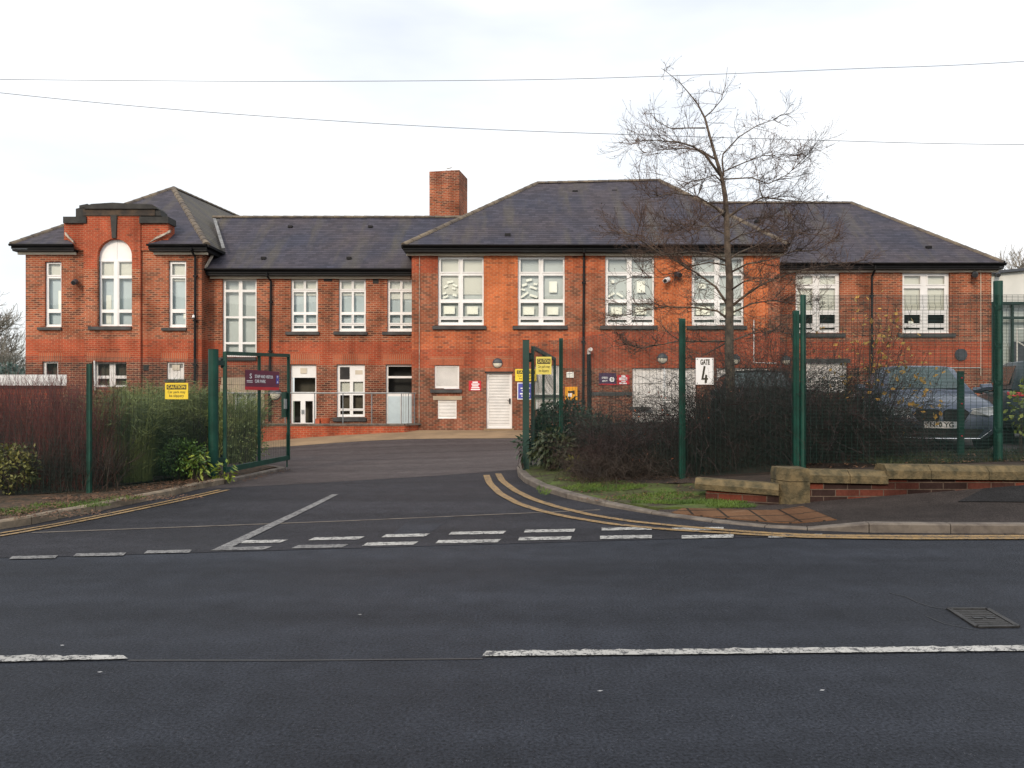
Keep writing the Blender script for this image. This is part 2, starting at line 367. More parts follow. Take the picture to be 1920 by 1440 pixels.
def tag(o, label=None, cat=None, group=None, kind=None):
    if label: o['label'] = label
    if cat: o['category'] = cat
    if group: o['group'] = group
    if kind: o['kind'] = kind
    return o
def thing(name, loc, label, cat, group=None):
    o = bpy.data.objects.new(name, None); C.objects.link(o); o.location = loc; o.empty_display_size = .2
    ORG[o.name] = tuple(loc); return tag(o, label, cat, group)
def struct(mb, name, m, parent=None, smooth=False):
    o = mb.build(name, m, parent, smooth)
    if parent is None: o['kind'] = 'structure'
    return o
def text(body, size, m, parent, x, y, z, name='lettering', align='CENTER', sx=1.0, bold=0., rot=0.):
    """flat lettering facing -Y (turned by rot about z), its centre line at (x, y, z)"""
    cu = bpy.data.curves.new('lettering', 'FONT'); cu.body = body; cu.size = size; cu.align_x = align; cu.align_y = 'CENTER'
    cu.extrude = .0006; cu.offset = bold; cu.resolution_u = 3
    to = bpy.data.objects.new('lettering_curve', cu); C.objects.link(to)
    dg = bpy.context.evaluated_depsgraph_get(); me = bpy.data.meshes.new_from_object(to.evaluated_get(dg))
    C.objects.unlink(to); bpy.data.objects.remove(to)
    org = Vector(ORG[parent.name]); cr, sr = math.cos(rot), math.sin(rot)
    for v in me.vertices:
        a, b, c = v.co.x * sx, v.co.y, v.co.z
        v.co = (x + a * cr + c * sr - org.x, y + a * sr - c * cr - org.y, z + b - org.z)
    me.materials.clear(); me.materials.append(m); me.name = name
    o = bpy.data.objects.new(name, me); C.objects.link(o); o.parent = parent; ORG[o.name] = tuple(org); return o

def PX(px, D): return (px - 960) * D / F0
def PZ(py, D): return EYE + (HZ - py) * D / F0
def P(px, py, D): return Vector((PX(px, D), D, PZ(py, D)))
def G(px, py, z=0.):
    D = (EYE - z) * F0 / (py - HZ); return PX(px, D), D

# ------------------------------------------------------------------ ground heights (thin-plate splines through measured spots)
def tps(pts):
    A = np.array(pts, float); n = len(A)
    def U(r2): return np.where(r2 > 0, r2 * np.log(r2 + 1e-12), 0)
    d2 = ((A[:, None, :2] - A[None, :, :2]) ** 2).sum(-1)
    K = U(d2) + np.eye(n) * 2.0; Q = np.hstack([np.ones((n, 1)), A[:, :2]])
    M = np.zeros((n + 3, n + 3)); M[:n, :n] = K; M[:n, n:] = Q; M[n:, :n] = Q.T
    s = np.linalg.solve(M, np.concatenate([A[:, 2], np.zeros(3)]))
    def f(x, y):
        r2 = (A[:, 0] - x) ** 2 + (A[:, 1] - y) ** 2
        return float((s[:n] * U(r2)).sum() + s[n] + s[n + 1] * x + s[n + 2] * y)
    return f
_h = tps([(x, y, 0) for x in (-30, -12, -6, 0, 6, 12, 30) for y in (-6, 2, 6, 9.3)] +
         [(-5.3, 15, 0), (.2, 15.5, .08), (-2.5, 15, .03), (-6, 12, 0), (2, 11, 0), (-2, 12, 0), (-3, 20, .02), (0, 20, .12), (-7.5, 27, -.07), (.45, 27.5, .19), (-8.1, 29.3, .08),
          (-3.45, 29.5, .34), (.5, 30, .37), (-7, 20, -.05), (-12, 20, -.2), (-14, 30, -.6), (-20, 30, -.9), (-30, 25, -1), (6, 15, .4), (8, 20, .6), (6, 30, .65), (14, 33, .7), (20, 20, .7), (25, 33, .7), (30, 20, .6),
          (-30, 45, -1.2), (0, 45, .3), (30, 45, .6)])
def H(x, y):
    if y < 9.3: return 0.0
    k = min(1, (y - 9.3) / 2.0); return _h(x, y) * k
H2 = tps([(.35, 15.5, .22), (1.0, 13.6, .16), (1.6, 13.2, .16), (2.8, 12.2, .17), (3.6, 11.7, .25), (4.2, 11.9, .48), (7.5, 11.6, .62), (12, 11.6, .66), (8, 13, .72), (10, 16, .73), (14, 33, .75), (1, 20, .30), (1.6, 26, .34), (3, 30, .6), (8, 28, .72), (20, 14, .73), (22, 33, .75)])

def loft(mb, A, B, n, m, h, dz=0., mi=0, skirt=0.):
    """surface between two polylines (lists of (x, y)), following a height function"""
    def res(L, n):
        L = [Vector((p[0], p[1], 0)) for p in L]; seg = [(b - a).length for a, b in zip(L, L[1:])]; tot = sum(seg); o = []
        for k in range(n + 1):
            t = tot * k / n; i = 0
            while i < len(seg) - 1 and t > seg[i]: t -= seg[i]; i += 1
            o.append(L[i].lerp(L[i + 1], min(1, t / max(seg[i], 1e-9))))
        return o
    a, b = res(A, n), res(B, n); base = len(mb.v)
    for k in range(n + 1):
        for j in range(m + 1):
            p = a[k].lerp(b[k], j / m); mb.v.append((p.x, p.y, (h(p.x, p.y) if callable(h) else h) + dz))
    for k in range(n):
        for j in range(m):
            q = base + k * (m + 1) + j; f = (q, q + 1, q + m + 2, q + m + 1)
            va, vb, vc = (Vector(mb.v[i]) for i in f[:3])
            if (vb - va).cross(vc - va).z < 0: f = f[::-1]
            mb.f.append(f); mb.m.append(mi)
    if skirt:
        W = m + 1; rim = [base + j for j in range(W)] + [base + k * W + m for k in range(1, n + 1)] + [base + n * W + j for j in reversed(range(m))] + [base + k * W for k in reversed(range(1, n))]
        i0 = len(mb.v)
        for r in rim: x, y, z = mb.v[r]; mb.v.append((x, y, z - skirt))
        for k in range(len(rim)):
            k2 = (k + 1) % len(rim); mb.f.append((rim[k], rim[k2], i0 + k2, i0 + k)); mb.m.append(mi)

# far ground to the horizon
mb = MB()
gx = [-2500, -900, -300, -120, -60] + list(range(-40, 41, 2)) + [60, 120, 300, 900, 2500]
gy = [-2500, -400, -100, -30, -12, -6] + list(range(-4, 48, 2)) + [60, 90, 160, 400, 900, 2500]
def HG(x, y):
    far = max(0, (max(abs(x) - 28, 0) + max(y - 40, 0) + max(-8 - y, 0)) / 60); k = min(1, far)
    return (H(x, y) if far < 1 else 0) * (1 - k) - 1.2 * k - .06
for y in gy:
    for x in gx: mb.v.append((x, y, HG(x, y)))
W_ = len(gx)
for j in range(len(gy) - 1):
    for i in range(W_ - 1):
        q = j * W_ + i; mb.f.append((q, q + 1, q + W_ + 1, q + W_)); mb.m.append(0)
struct(mb, 'ground', M_FIELD)
# low hills far off, seen in the gap beside the school
mb = MB(); R = random.Random(3)
for k in range(60):
    a0, a1 = -70 + k * 2.4, -70 + (k + 1) * 2.4
    def hp(a): return 12 + 7 * math.sin(a * .11) + 4 * math.sin(a * .31 + 1)
    p = [(900 * math.sin(math.radians(a)), 900 * math.cos(math.radians(a)), z) for a, z in ((a0, -3), (a1, -3))]
    q = [(1200 * math.sin(math.radians(a)), 1200 * math.cos(math.radians(a)), hp(a)) for a in (a0, a1)]
    mb.face([p[0], p[1], q[1], q[0]])
struct(mb, 'hills', M_FIELD)

# unseen bank added behind the viewer, keeps the low sun off the road
mb = MB(); loft(mb, [(-120, -9), (120, -9)], [(-120, -26), (120, -26)], 60, 10, lambda x, y: -.05 + 11.8 * max(0, min(1, (-9 - y) / 13)) ** .9 + .5 * math.sin(x * .3) * max(0, min(1, (-9 - y) / 14)), 0, skirt=1)
struct(mb, 'added_shade_bank', mat('shade_bank_surface', (.05, .06, .03), .95, scale=.4, col2=(.04, .03, .02)))

# main road
mb = MB(); loft(mb, [(-80, -7), (-80, 9.3)], [(80, -7), (80, 9.3)], 8, 40, 0.0)
mb2 = mb
road = struct(mb, 'road', M_ROAD)
# drive mouth between give-way line and the seam by the gate, then the drive proper
def giveway(x): return 7.95 + (x + 4.98) * .158
mb = MB()
gw = [(-12, 8.0), (-4.98, 7.95), (2.3, 9.1), (6.2, 9.25)]
seam = [(-7.5, 13.0), (-5.4, 13.9), (.1, 16.6), (2.0, 16.6)]
loft(mb, gw, seam, 24, 14, H, .004)
mouth = struct(mb, 'drive_mouth', M_MOUTH)
mb = MB(); loft(mb, seam, [(-9.5, 27.0), (-7.5, 27.0), (.45, 27.5), (3.0, 27.6)], 24, 16, H, .006)
struct(mb, 'driveway', M_DRIVE)
mb = MB(); loft(mb, [(-9.5, 27.0), (-7.5, 27.0), (.45, 27.5), (3.0, 27.6)], [(-9.5, 29.6), (-7.8, 29.6), (-3.4, 29.95), (3, 29.98)], 24, 5, H, .012)
struct(mb, 'path', M_PATH)

# ---- painted markings (parts of the road)
def strip(pts, wpx, name, m, parent, z=.010, n=1):
    """painted line through ground spots given as (px, py) of the line's middle and its half width in metres"""
    L = [Vector((*G(px, py), 0)) for px, py in pts]; s = MB(); Ls, Rs = [], []
    for k, p in enumerate(L):
        d = (L[min(k + 1, len(L) - 1)] - L[max(k - 1, 0)]).normalized(); nn = Vector((-d.y, d.x, 0)) * wpx
        Ls.append((p.x + nn.x, p.y + nn.y)); Rs.append((p.x - nn.x, p.y - nn.y))
    loft(s, Ls, Rs, max(2, 3 * len(L)) * n, 1, H, z)
    return s.build(name, m, parent)
def quad(c, name, m, parent, z=.010):
    s = MB(); q = [Vector((*G(*p), 0)) for p in c]; n = max(6, min(160, int((q[1] - q[0]).length / .035))); RJ = random.Random(int(c[0][0] * 7 + c[0][1])); j = .0045
    up = [q[0].lerp(q[1], k / n) + Vector((0, RJ.gauss(0, j * (1.6 if k % 7 else .5)), 0)) for k in range(n + 1)]; lo = [q[3].lerp(q[2], k / n) + Vector((0, RJ.gauss(0, j * .5), 0)) for k in range(n + 1)]
    for k in range(n): s.face([(p.x, p.y, H(p.x, p.y) + z) for p in (lo[k], lo[k + 1], up[k + 1], up[k])])
    return s.build(name, m, parent)
quad([(-40, 1232), (232, 1231), (240, 1238), (-40, 1244)], 'centre_line', M_PWHITE, road)
quad([(-900, 1246), (-620, 1243), (-620, 1253), (-900, 1256)], 'centre_line', M_PWHITE, road)
quad([(912, 1223), (2600, 1206), (2600, 1216), (903, 1233)], 'centre_line', M_PWHITE, road)
for a, b, y in ((20, 105, 1047), (140, 233, 1042), (273, 357, 1036.5)):
    quad([(a + 3, y - 2.6), (b + 4, y - 4.2), (b - 2, y + 1.2), (a - 3, y + 2.8)], 'edge_dash', M_PWORN, road)
for a, b, y in ((400, 500, 1030), (550, 645, 1026), (682, 778, 1021), (818, 935, 1016.5), (972, 1070, 1011), (1125, 1222, 1008.5), (1278, 1375, 1007.5)):
    sk = max(0, (1100 - a)) * .016
    quad([(a + sk, y - 2.2), (b + sk, y - 4.2), (b - sk * .5, y + 2.0), (a - sk * .5, y + 3.8)], 'give_way_dash', M_PWHITE if a > 600 else M_PWORN, road)
for a, b, y in ((435, 530, 1017), (582, 676, 1011), (718, 800, 1005.5), (843, 945, 1000.5), (983, 1077, 996.5), (1128, 1222, 992.5), (1260, 1357, 992.5), (1440, 1542, 1006)):
    sk = max(0, (1100 - a)) * .016
    quad([(a + sk, y - 2.0), (b + sk, y - 3.8), (b - sk * .5, y + 1.8), (a - sk * .5, y + 3.4)], 'give_way_dash', M_PWHITE, road)
quad([(398, 1033), (622, 929), (634, 929), (424, 1033)], 'guide_line', M_PWORN, road, .012)
for pts in ([(912, 898), (918, 912), (938, 930), (975, 948), (1020, 961), (1080, 973), (1150, 984), (1250, 994), (1380, 1002), (1500, 1008.5), (1700, 1011.5), (2400, 1010)],
            [(934, 896), (942, 909), (966, 925), (1000, 940), (1050, 954), (1110, 967), (1180, 978), (1280, 988.5), (1400, 998.5), (1520, 1005.5), (1700, 1007), (2400, 1006)]):
    strip(pts, .062, 'yellow_line', M_PYEL, road, .014)
strip([(428, 920), (330, 942), (200, 969), (110, 987), (0, 1007), (-120, 1022), (-500, 1040)], .042, 'yellow_line', M_PYEL, road, .014)
strip([(412, 920), (320, 940), (195, 966), (105, 984), (0, 1002), (-120, 1017), (-500, 1034)], .036, 'yellow_line', M_PYEL, road, .014)
strip([(60, 1000), (640, 978), (960, 964), (1125, 957.5)], .028, 'joint_strip', M_KERBG, road, .009)

# thin dark seam where the two lanes' asphalt meets, and cracks by the manhole
strip([(240, 1239), (560, 1239), (905, 1236)], .010, 'asphalt_seam', M_TRIM, road, .004)
strip([(1668, 1112), (1700, 1120), (1720, 1130), (1745, 1138), (1778, 1143)], .005, 'asphalt_crack', M_TRIM, road, .004)
strip([(1735, 1155), (1770, 1170), (1800, 1176), (1835, 1182)], .004, 'asphalt_crack', M_TRIM, road, .004)

s = MB(); q = [G(*p) for p in ((772, 972), (856, 968), (802, 1001), (736, 1003))]; loft(s, [q[0], q[1]], [q[3], q[2]], 6, 3, H, .0062); s.build('tar_patch', M_ROAD, road)
mc = thing('manhole_cover', (*G(1842, 1160), 0), 'dark square iron cover set skewed in the road asphalt', 'manhole cover')
strip([(758, 974), (800, 972), (842, 969)], .16, 'dark_patch', M_ROAD, road, .0075) if False else None
q = [Vector((*G(*p), .006)) for p in ((1779, 1143), (1851, 1143), (1908, 1176), (1832, 1177))]
cen = sum(q, Vector()) / 4
s = MB()
for a, b in zip(q, q[1:] + q[:1]): s.bar(a + Vector((0, 0, .001)), b + Vector((0, 0, .001)), .035, .012)
s.build('frame', M_IRON, mc)
s = MB(); qq = [cen.lerp(p, .93) for p in q]; s.face([tuple(p) for p in qq][::-1])
for i in range(1, 9):
    t = i / 9; a = qq[0].lerp(qq[3], t); b = qq[1].lerp(qq[2], t); s.bar(a.lerp(b, .08), a.lerp(b, .92), .012, .006)
s.build('lid', M_IRON, mc)
for t in (.33, .67):
    s = MB(); p = qq[0].lerp(qq[1], t).lerp(qq[3].lerp(qq[2], t), .55); s.box(p.x - .03, p.x + .03, p.y - .02, p.y + .02, .007, .012); s.build('key_slot', M_TRIM, mc)

# ---- kerbs, verges, pavement
def kerb(name, pts, m, z0=-.05, hts=None, width=.13, seg=.9):
    """row of kerb stones along ground points (x, y); the stones stand on the bed side (left of travel)"""
    s = MB(); L = [Vector((x, y, 0)) for x, y in pts]; n = len(L)
    off = []
    for k in range(n):
        d = (L[min(k + 1, n - 1)] - L[max(k - 1, 0)]).normalized(); off.append(Vector((-d.y, d.x, 0)) * width)
    for k in range(n - 1):
        a, b = L[k], L[k + 1]; ln = (b - a).length; cnt = max(1, round(ln / seg))
        for i in range(cnt):
            t0, t1 = i / cnt, (i + 1) / cnt - .012 / max(ln / cnt, .05) / cnt
            p, q2 = a.lerp(b, t0), a.lerp(b, t1); po, qo = p + off[k].lerp(off[k + 1], t0), q2 + off[k].lerp(off[k + 1], t1)
            h0 = hts[k] * (1 - t0) + hts[k + 1] * t0; h1 = hts[k] * (1 - t1) + hts[k + 1] * t1
            g = [H(*v.xy) for v in (p, q2, qo, po)]; hh = (h0, h1, h1, h0)
            top = [(v.x, v.y, g[j] + hh[j]) for j, v in enumerate((p, q2, qo, po))]
            bot = [(v.x, v.y, g[j] + z0) for j, v in enumerate((p, q2, qo, po))]
            ch = .018; mid = [(v.x, v.y, g[j] + hh[j] - ch) for j, v in enumerate((p, q2))]
            o1 = off[k] * (.15); topf = [(p.x + o1.x, p.y + o1.y, top[0][2]), (q2.x + o1.x, q2.y + o1.y, top[1][2])]
            s.face([bot[0], bot[1], mid[1], mid[0]]); s.face([mid[0], mid[1], topf[1], topf[0]]); s.face([topf[0], topf[1], top[2], top[3]])
            s.face([bot[2], bot[3], top[3], top[2]]); s.face([bot[1], bot[2], top[2], topf[1], mid[1]]); s.face([bot[3], bot[0], mid[0], topf[0], top[3]])
    return struct(s, name, m)
lk = [(-40, 8.2), (-14, 8.75), (-9.5, 8.9), (-7.2, 9.05), (-6.3, 9.4)] + [G(60, 984), G(110, 973.5), G(180, 960), G(250, 945), G(320, 931), (-5.45, 13.9), (-5.28, 14.7)]
kerb('kerb', lk, M_KERB, hts=[.10] * 5 + [.11] * 7)
lk2 = [(-5.28, 14.75), (-5.15, 16.0), (-4.98, 17.6), (-5.35, 18.1), (-6.6, 19.0), (-9.5, 20.6)]
kerb('kerb', lk2, M_KERBG, hts=[.09, .07, .07, .07, .07, .07])
rk = [(1.0, 24), (.45, 20), (.20, 17.5), (.10, 16.2), (.12, 15.3), (.22, 14.4), (.45, 13.4), (.85, 12.4), (1.35, 11.6), (1.9, 10.9), (2.55, 10.2), (3.1, 9.80), (3.55, 9.60), (4.22, 9.44), (5.15, 9.38), (6.05, 9.35), (40, 9.1)]
rh = [.10, .10, .10, .11, .12, .11, .10, .09, .065, .04, .03, .025, .03, .115, .115, .115, .115]
kerb('kerb', rk, M_KERBG, hts=rh, width=.14)
# left verge and bed
mb = MB(); loft(mb, [(-40, 8.3), (-14, 8.85), (-7.2, 9.2), (-6.1, 9.8), (-5.75, 11.8), (-5.42, 14.7), (-5.15, 17.5), (-5.6, 18.2), (-9.5, 20.7)],
                [(-40, 11.3), (-14, 11.4), (-9.5, 11.5), (-7.9, 11.9), (-7.2, 12.9), (-6.2, 14.8), (-5.9, 17.3), (-6.2, 18.0), (-9.5, 20.5)], 70, 10, lambda x, y: H(x, y) + .09 + .02 * math.sin(x * 7) * math.sin(y * 5) + .012 * math.sin(x * 23 + y * 17), skirt=.25)
struct(mb, 'verge', M_TURFL)
mb = MB(); loft(mb, [(-40, 11.2), (-14, 11.3), (-9.5, 11.4), (-7.9, 11.8), (-7.2, 12.8), (-6.2, 14.7), (-5.9, 17.2), (-6.2, 17.9), (-9.5, 20.4)],
                [(-40, 26), (-30, 26), (-20, 26), (-18, 26), (-16, 26), (-14, 24), (-12, 22), (-11, 21), (-10, 20.6)], 40, 14, lambda x, y: H(x, y) + .12 + .03 * math.sin(x * 4.1) * math.sin(y * 3.3))
struct(mb, 'planting_bed', M_SOIL)
# right verge, bed, car park
edge = [(.9, 20), (.36, 17.5), (.24, 16.0), (.26, 15.2), (.36, 14.4), (.60, 13.45), (.98, 12.5), (1.48, 11.75), (2.02, 11.05)]
back = [(1.6, 20), (1.1, 17.5), (.9, 16.2), (1.0, 15.6), (1.5, 15.0), (2.0, 14.2), (2.5, 13.3), (3.0, 12.6), (4.0, 11.8)]
rv = [(.24, 16.0), (.26, 15.2), (.36, 14.4), (.60, 13.45), (.98, 12.5), (1.48, 11.75), (2.02, 11.05), (2.6, 10.95), (3.3, 11.1), (3.82, 11.3)]
def HV(x, y):
    return max(H2(x, y), .08) if y > 12.2 else .08 + (H2(x, max(y, 12.2)) - .08) * max(0, min(1, (y - 11.6) / .6))
mb = MB(); loft(mb, rv, [(.9, 16.0), (.9, 15.4), (1.1, 14.6), (1.5, 14.0), (1.9, 13.4), (2.4, 13.0), (2.9, 12.7), (3.3, 12.5), (3.7, 12.2), (4.1, 12.0)], 36, 10, lambda x, y: HV(x, y) + .015 * math.sin(x * 9) * math.sin(y * 7), skirt=.3)
struct(mb, 'verge', M_TURF)
mb = MB(); loft(mb, [(.9, 22), (.85, 16.0), (.85, 15.4), (1.05, 14.6), (1.45, 13.95), (1.85, 13.35), (2.35, 12.95), (2.85, 12.65), (3.25, 12.45), (3.65, 12.15), (3.95, 11.75), (5, 11.62), (7.5, 11.55), (12, 11.5), (40, 11.4)],
                [(2.2, 22), (2.5, 19), (2.8, 17.5), (3.0, 16.5), (3.4, 15.8), (3.8, 15.4), (4.2, 15.0), (4.6, 14.6), (5.0, 14.1), (5.4, 13.7), (5.7, 13.2), (6.0, 12.9), (7.5, 12.6), (12, 12.5), (40, 12.5)], 50, 8, lambda x, y: H2(min(x, 14), y) + .035 * math.sin(x * 5.1) * math.sin(y * 6.3))
struct(mb, 'planting_bed', M_SOIL)
mb = MB(); loft(mb, [(1.6, 29.9), (1.7, 26), (1.9, 22), (2.4, 19), (3.0, 16.5), (4.0, 15.1), (5.0, 14.1), (5.7, 13.2), (7.5, 12.6), (12, 12.5), (40, 12.5)],
                [(3, 29.95), (5, 29.95), (7, 29.95), (9, 29.95), (10.1, 29.97), (10.3, 31), (11, 32.9), (15, 32.95), (20, 32.95), (24, 33), (40, 36)], 30, 12, lambda x, y: H2(min(x, 20), y) + .01)
struct(mb, 'car_park', M_DRIVE)

# pavement by the boundary wall
pf = [(2.0, 10.95), (2.68, 10.3), (3.3, 9.87), (3.95, 9.63), (4.4, 9.53), (5.2, 9.49), (6.1, 9.47), (40, 9.24)]
pb = [(2.02, 11.0), (2.7, 10.98), (3.3, 11.12), (3.82, 11.3), (4.4, 11.28), (5.4, 11.25), (7.0, 11.2), (40, 11.0)]
def HP(x, y):
    fr = .026 + .085 * max(0, min(1, (x - 3.55) / .7)); bk = .09 + max(0, min(.30, (x - 3.8) * .085))
    yf, yb = 9.5 + max(0, 4 - x) * .65, 11.25; t = max(0, min(1, (y - yf) / max(.3, yb - yf))); return fr * (1 - t) + bk * t
mb = MB(); loft(mb, pf, pb, 400, 24, HP, skirt=.2)
pavement = struct(mb, 'pavement', M_PAVE)
mb = MB(); loft(mb, [(2.15, 10.78), (2.75, 10.36), (3.35, 9.98), (4.0, 9.86)], [(2.35, 11.0), (2.9, 10.9), (3.5, 10.78), (3.98, 10.95)], 40, 16, HP, .014, skirt=.02)
mb.f and struct(mb, 'tactile_paving', M_TAC, pavement)
mb = MB(); loft(mb, [(5.9, 10.6), (7.0, 10.35), (9, 10.0), (12, 9.6)], [(6.6, 11.18), (7.2, 11.18), (9, 11.15), (12, 11.1)], 60, 12, HP, .010)
struct(mb, 'pavement_patch', M_PAVE2, pavement)

# ------------------------------------------------------------------ the school
school = thing('school_building', (0, 30, 0), 'long two storey red brick school with slate hipped roofs behind the green gates', 'school building')
YFRONT = dict(L=30.5, M=31.2, C=30.0, R=33.0)

def window(px0, px1, py0, py1, D, cols, rows, rec=.10, back=M_BLUEIN, blind=None, sill=None, papers=(), sash=(), arch=None, kind='window', frame=M_UPVC, bd=.17):
    X = lambda p: PX(p, D); Z = lambda p: PZ(p, D); y = D + rec
    s = MB(); hs = [(X(a), X(b), Z(d), Z(c)) for a, b in cols for c, d in rows]
    s.holes(X(px0), X(px1), Z(py1), Z(py0), hs, y, .05)
    for ci, ri in sash:
        a, b = cols[ci]; c, d = rows[ri]; t = .045
        x0, x1, z0, z1 = X(a) - t, X(b) + t, Z(d) - t, Z(c) + t
        for bx in ((x0, x1, z0, z0 + t), (x0, x1, z1 - t, z1), (x0, x0 + t, z0 + t, z1 - t), (x1 - t, x1, z0 + t, z1 - t)):
            s.box(bx[0], bx[1], y - .022, y - .002, bx[2], bx[3])
    s.box(X(px0), X(px1), y - .03, y - .003, Z(py1), Z(py1) + .05)
    wo = s.build(kind, frame, school)
    g = MB()
    for h in hs: g.face([(h[0], y + .035, h[2]), (h[1], y + .035, h[2]), (h[1], y + .035, h[3]), (h[0], y + .035, h[3])])
    g.build('pane', M_GLASS, wo)
    k = MB(); k.box(X(px0) - .02, X(px1) + .02, y + bd, y + bd + .03, Z(py1) - .05, Z(py0) + .02)
    k.face([(X(px0), y + .06, Z(py1)), (X(px0), y + bd, Z(py1)), (X(px0), y + bd, Z(py0)), (X(px0), y + .06, Z(py0))])
    k.face([(X(px1), y + .06, Z(py1)), (X(px1), y + bd, Z(py1)), (X(px1), y + bd, Z(py0)), (X(px1), y + .06, Z(py0))])
    k.build('backing', back, wo)
    if blind:
        b = MB()
        for (a, c, yb) in blind: b.box(X(a), X(c), y + .12, y + .125, Z(yb), Z(py0 + 2))
        b.build('blind', M_BLIND, wo)
    if sill:
        a, b, c, d = sill; q = MB()
        q.box(X(a), X(b), D - .09, D - .003, Z(d), Z(c)); q.box(X(px0), X(px1), D - .003, D + rec + .02, Z(d), Z(c) - .003); q.build('sill', M_SILL, wo)
    for p in papers:
        cx, cy, pw, ph, rot = p; q = MB(); cz = Z(cy); w2, h2 = pw * D / F0 / 2, ph * D / F0 / 2; ca, sa = math.cos(rot), math.sin(rot)
        xc = X(cx)
        pts = [(xc + u * w2 * ca - v * h2 * sa, cz + u * w2 * sa + v * h2 * ca) for u, v in ((-1, -1), (1, -1), (1, 1), (-1, 1))]
        q.prism(pts, y + .048, y + .050); q.build('paper', M_PAPER, wo)
    return wo

def shutter(px0, px1, py0, py1, D, rec=.06, n=None, kind='shutter', m=M_SHUT, sill=None, fw=3.0):
    X = lambda p: PX(p, D); Z = lambda p: PZ(p, D); y = D + rec
    s = MB(); f = fw * D / F0
    x0, x1, z0, z1 = X(px0), X(px1), Z(py1), Z(py0)
    s.holes(x0, x1, z0, z1, [(x0 + f, x1 - f, z0 + f, z1 - f)], y, .04)
    o = s.build(kind, M_UPVC, school)
    k = MB(); n = n or int((z1 - z0 - 2 * f) / .07)
    for i in range(n):
        a = z0 + f + (z1 - z0 - 2 * f) * i / n; b = z0 + f + (z1 - z0 - 2 * f) * (i + 1) / n
        g_ = (b - a) * (.30 if kind != 'shutter_door' else .04)
        k.face([(x0 + f, y + .008, a), (x1 - f, y + .008, a), (x1 - f, y + .030, b - g_), (x0 + f, y + .030, b - g_)]); k.face([(x0 + f, y + .034, a), (x1 - f, y + .034, a), (x1 - f, y + .008, a), (x0 + f, y + .008, a)])
    k.build('slats', m, o)
    k = MB(); k.face([(x0 + f, y + .036, z0 + f), (x1 - f, y + .036, z0 + f), (x1 - f, y + .036, z1 - f), (x0 + f, y + .036, z1 - f)]); k.build('backing', M_GREYBACK, o)
    if sill:
        a, b, c, d = sill; q = MB(); q.box(X(a), X(b), D - .1, D - .003, Z(d), Z(c)); q.build('sill', M_SILL, o)
    return o

def wall(D, px0, px1, pytop, zbase, holes, mfun_px, zb=(), xb=(), mats=None, yb=None, rev=.14):
    X = lambda p: PX(p, D); Z = lambda p: PZ(p, D); s = MB()
    hs = [(X(a), X(b), Z(d), Z(c)) for a, b, c, d in holes]
    inv = lambda x: x * F0 / D + 960; invz = lambda z: HZ - (z - EYE) * F0 / D
    s.holes(X(px0), X(px1), zbase, Z(pytop), hs, D, rev, mfun=lambda x, z: mfun_px(inv(x), invz(z)), zb=[Z(v) for v in zb], xb=[X(v) for v in xb])
    x0, x1, z1 = X(px0), X(px1), Z(pytop); yb = yb or D + 8
    zs = sorted(set([zbase, z1] + [Z(v) for v in zb if zbase < Z(v) < z1]))
    for a, b in zip(zs, zs[1:]):
        mi = mfun_px(px0 + 1, invz((a + b) / 2))
        s.face([(x0, yb, a), (x0, D, a), (x0, D, b), (x0, yb, b)], mi); s.face([(x1, D, a), (x1, yb, a), (x1, yb, b), (x1, D, b)], mfun_px(px1 - 1, invz((a + b) / 2)))
    return s.build('brick_wall', mats, school)
BM = [M_MOT, M_RED, M_ORG, M_DRK]

# --- left block
D = 30.5
lh = [(84, 115, 491, 613), (185.5, 250, 449, 612), (316, 349, 489, 614), (79, 109, 677, 724), (175, 240, 679, 726), (313, 345, 679, 716)]
def f_left(px, py):
    if py < 470: return 1
    if 636 < py < 679: return 1
    if py >= 679: return 3
    return 0
wall(D, 48, 378, 468, -1.4, [h for h in lh if h[2] > 460] + [(185.5, 250, 430, 612)], f_left, zb=(636, 679, 500), mats=BM, yb=36)
# central frontispiece, a little proud of the wall, with an arched opening
yf = D - .12
def fr(px, py): return (PX(px, D), PZ(py, D))
s = MB(); X = lambda p: PX(p, D); Z = lambda p: PZ(p, D)
hol = [(X(185.5), X(250), Z(612), Z(449))]
def f_fr(px, py): return 1 if (py < 505 or 636 < py < 679) else (3 if py > 679 else 0)
inv = lambda x: x * F0 / D + 960; invz = lambda z: HZ - (z - EYE) * F0 / D
s.holes(X(160), X(266), -1.4, Z(405), hol + [(X(175), X(240), Z(726), Z(679))], yf, .22, mfun=lambda x, z: f_fr(inv(x), invz(z)), zb=[Z(v) for v in (505, 636, 679)])
# arch spandrels
cx, r, sp = (185.5 + 250) / 2, 32.25, 481.25
arc = [(cx - r * math.cos(t * math.pi / 24), sp - r * math.sin(t * math.pi / 24)) for t in range(25)]
for a, b in zip(arc, arc[1:]):
    s.face([(X(a[0]), yf, Z(a[1])), (X(b[0]), yf, Z(b[1])), (X(b[0]), yf, Z(449)), (X(a[0]), yf, Z(449))], 1)
    s.face([(X(a[0]), yf, Z(a[1])), (X(a[0]), yf + .2, Z(a[1])), (X(b[0]), yf + .2, Z(b[1])), (X(b[0]), yf, Z(b[1]))], 1)
for x0, x1, yy in ((122, 160, yf + .05), (266, 317, yf + .05)):   # shoulders
    s.face([(X(x0), yy, Z(640)), (X(x1), yy, Z(640)), (X(x1), yy, Z(418)), (X(x0), yy, Z(418))], 1) if False else None
    zs = [Z(470), Z(418)]
    s.face([(X(x0), yy, zs[0]), (X(x1), yy, zs[0]), (X(x1), yy, zs[1]), (X(x0), yy, zs[1])], 1)
s.face([(X(317), yf + .05, Z(470)), (X(317), D + .5, Z(470)), (X(317), D + .5, Z(418)), (X(317), yf + .05, Z(418))], 1)
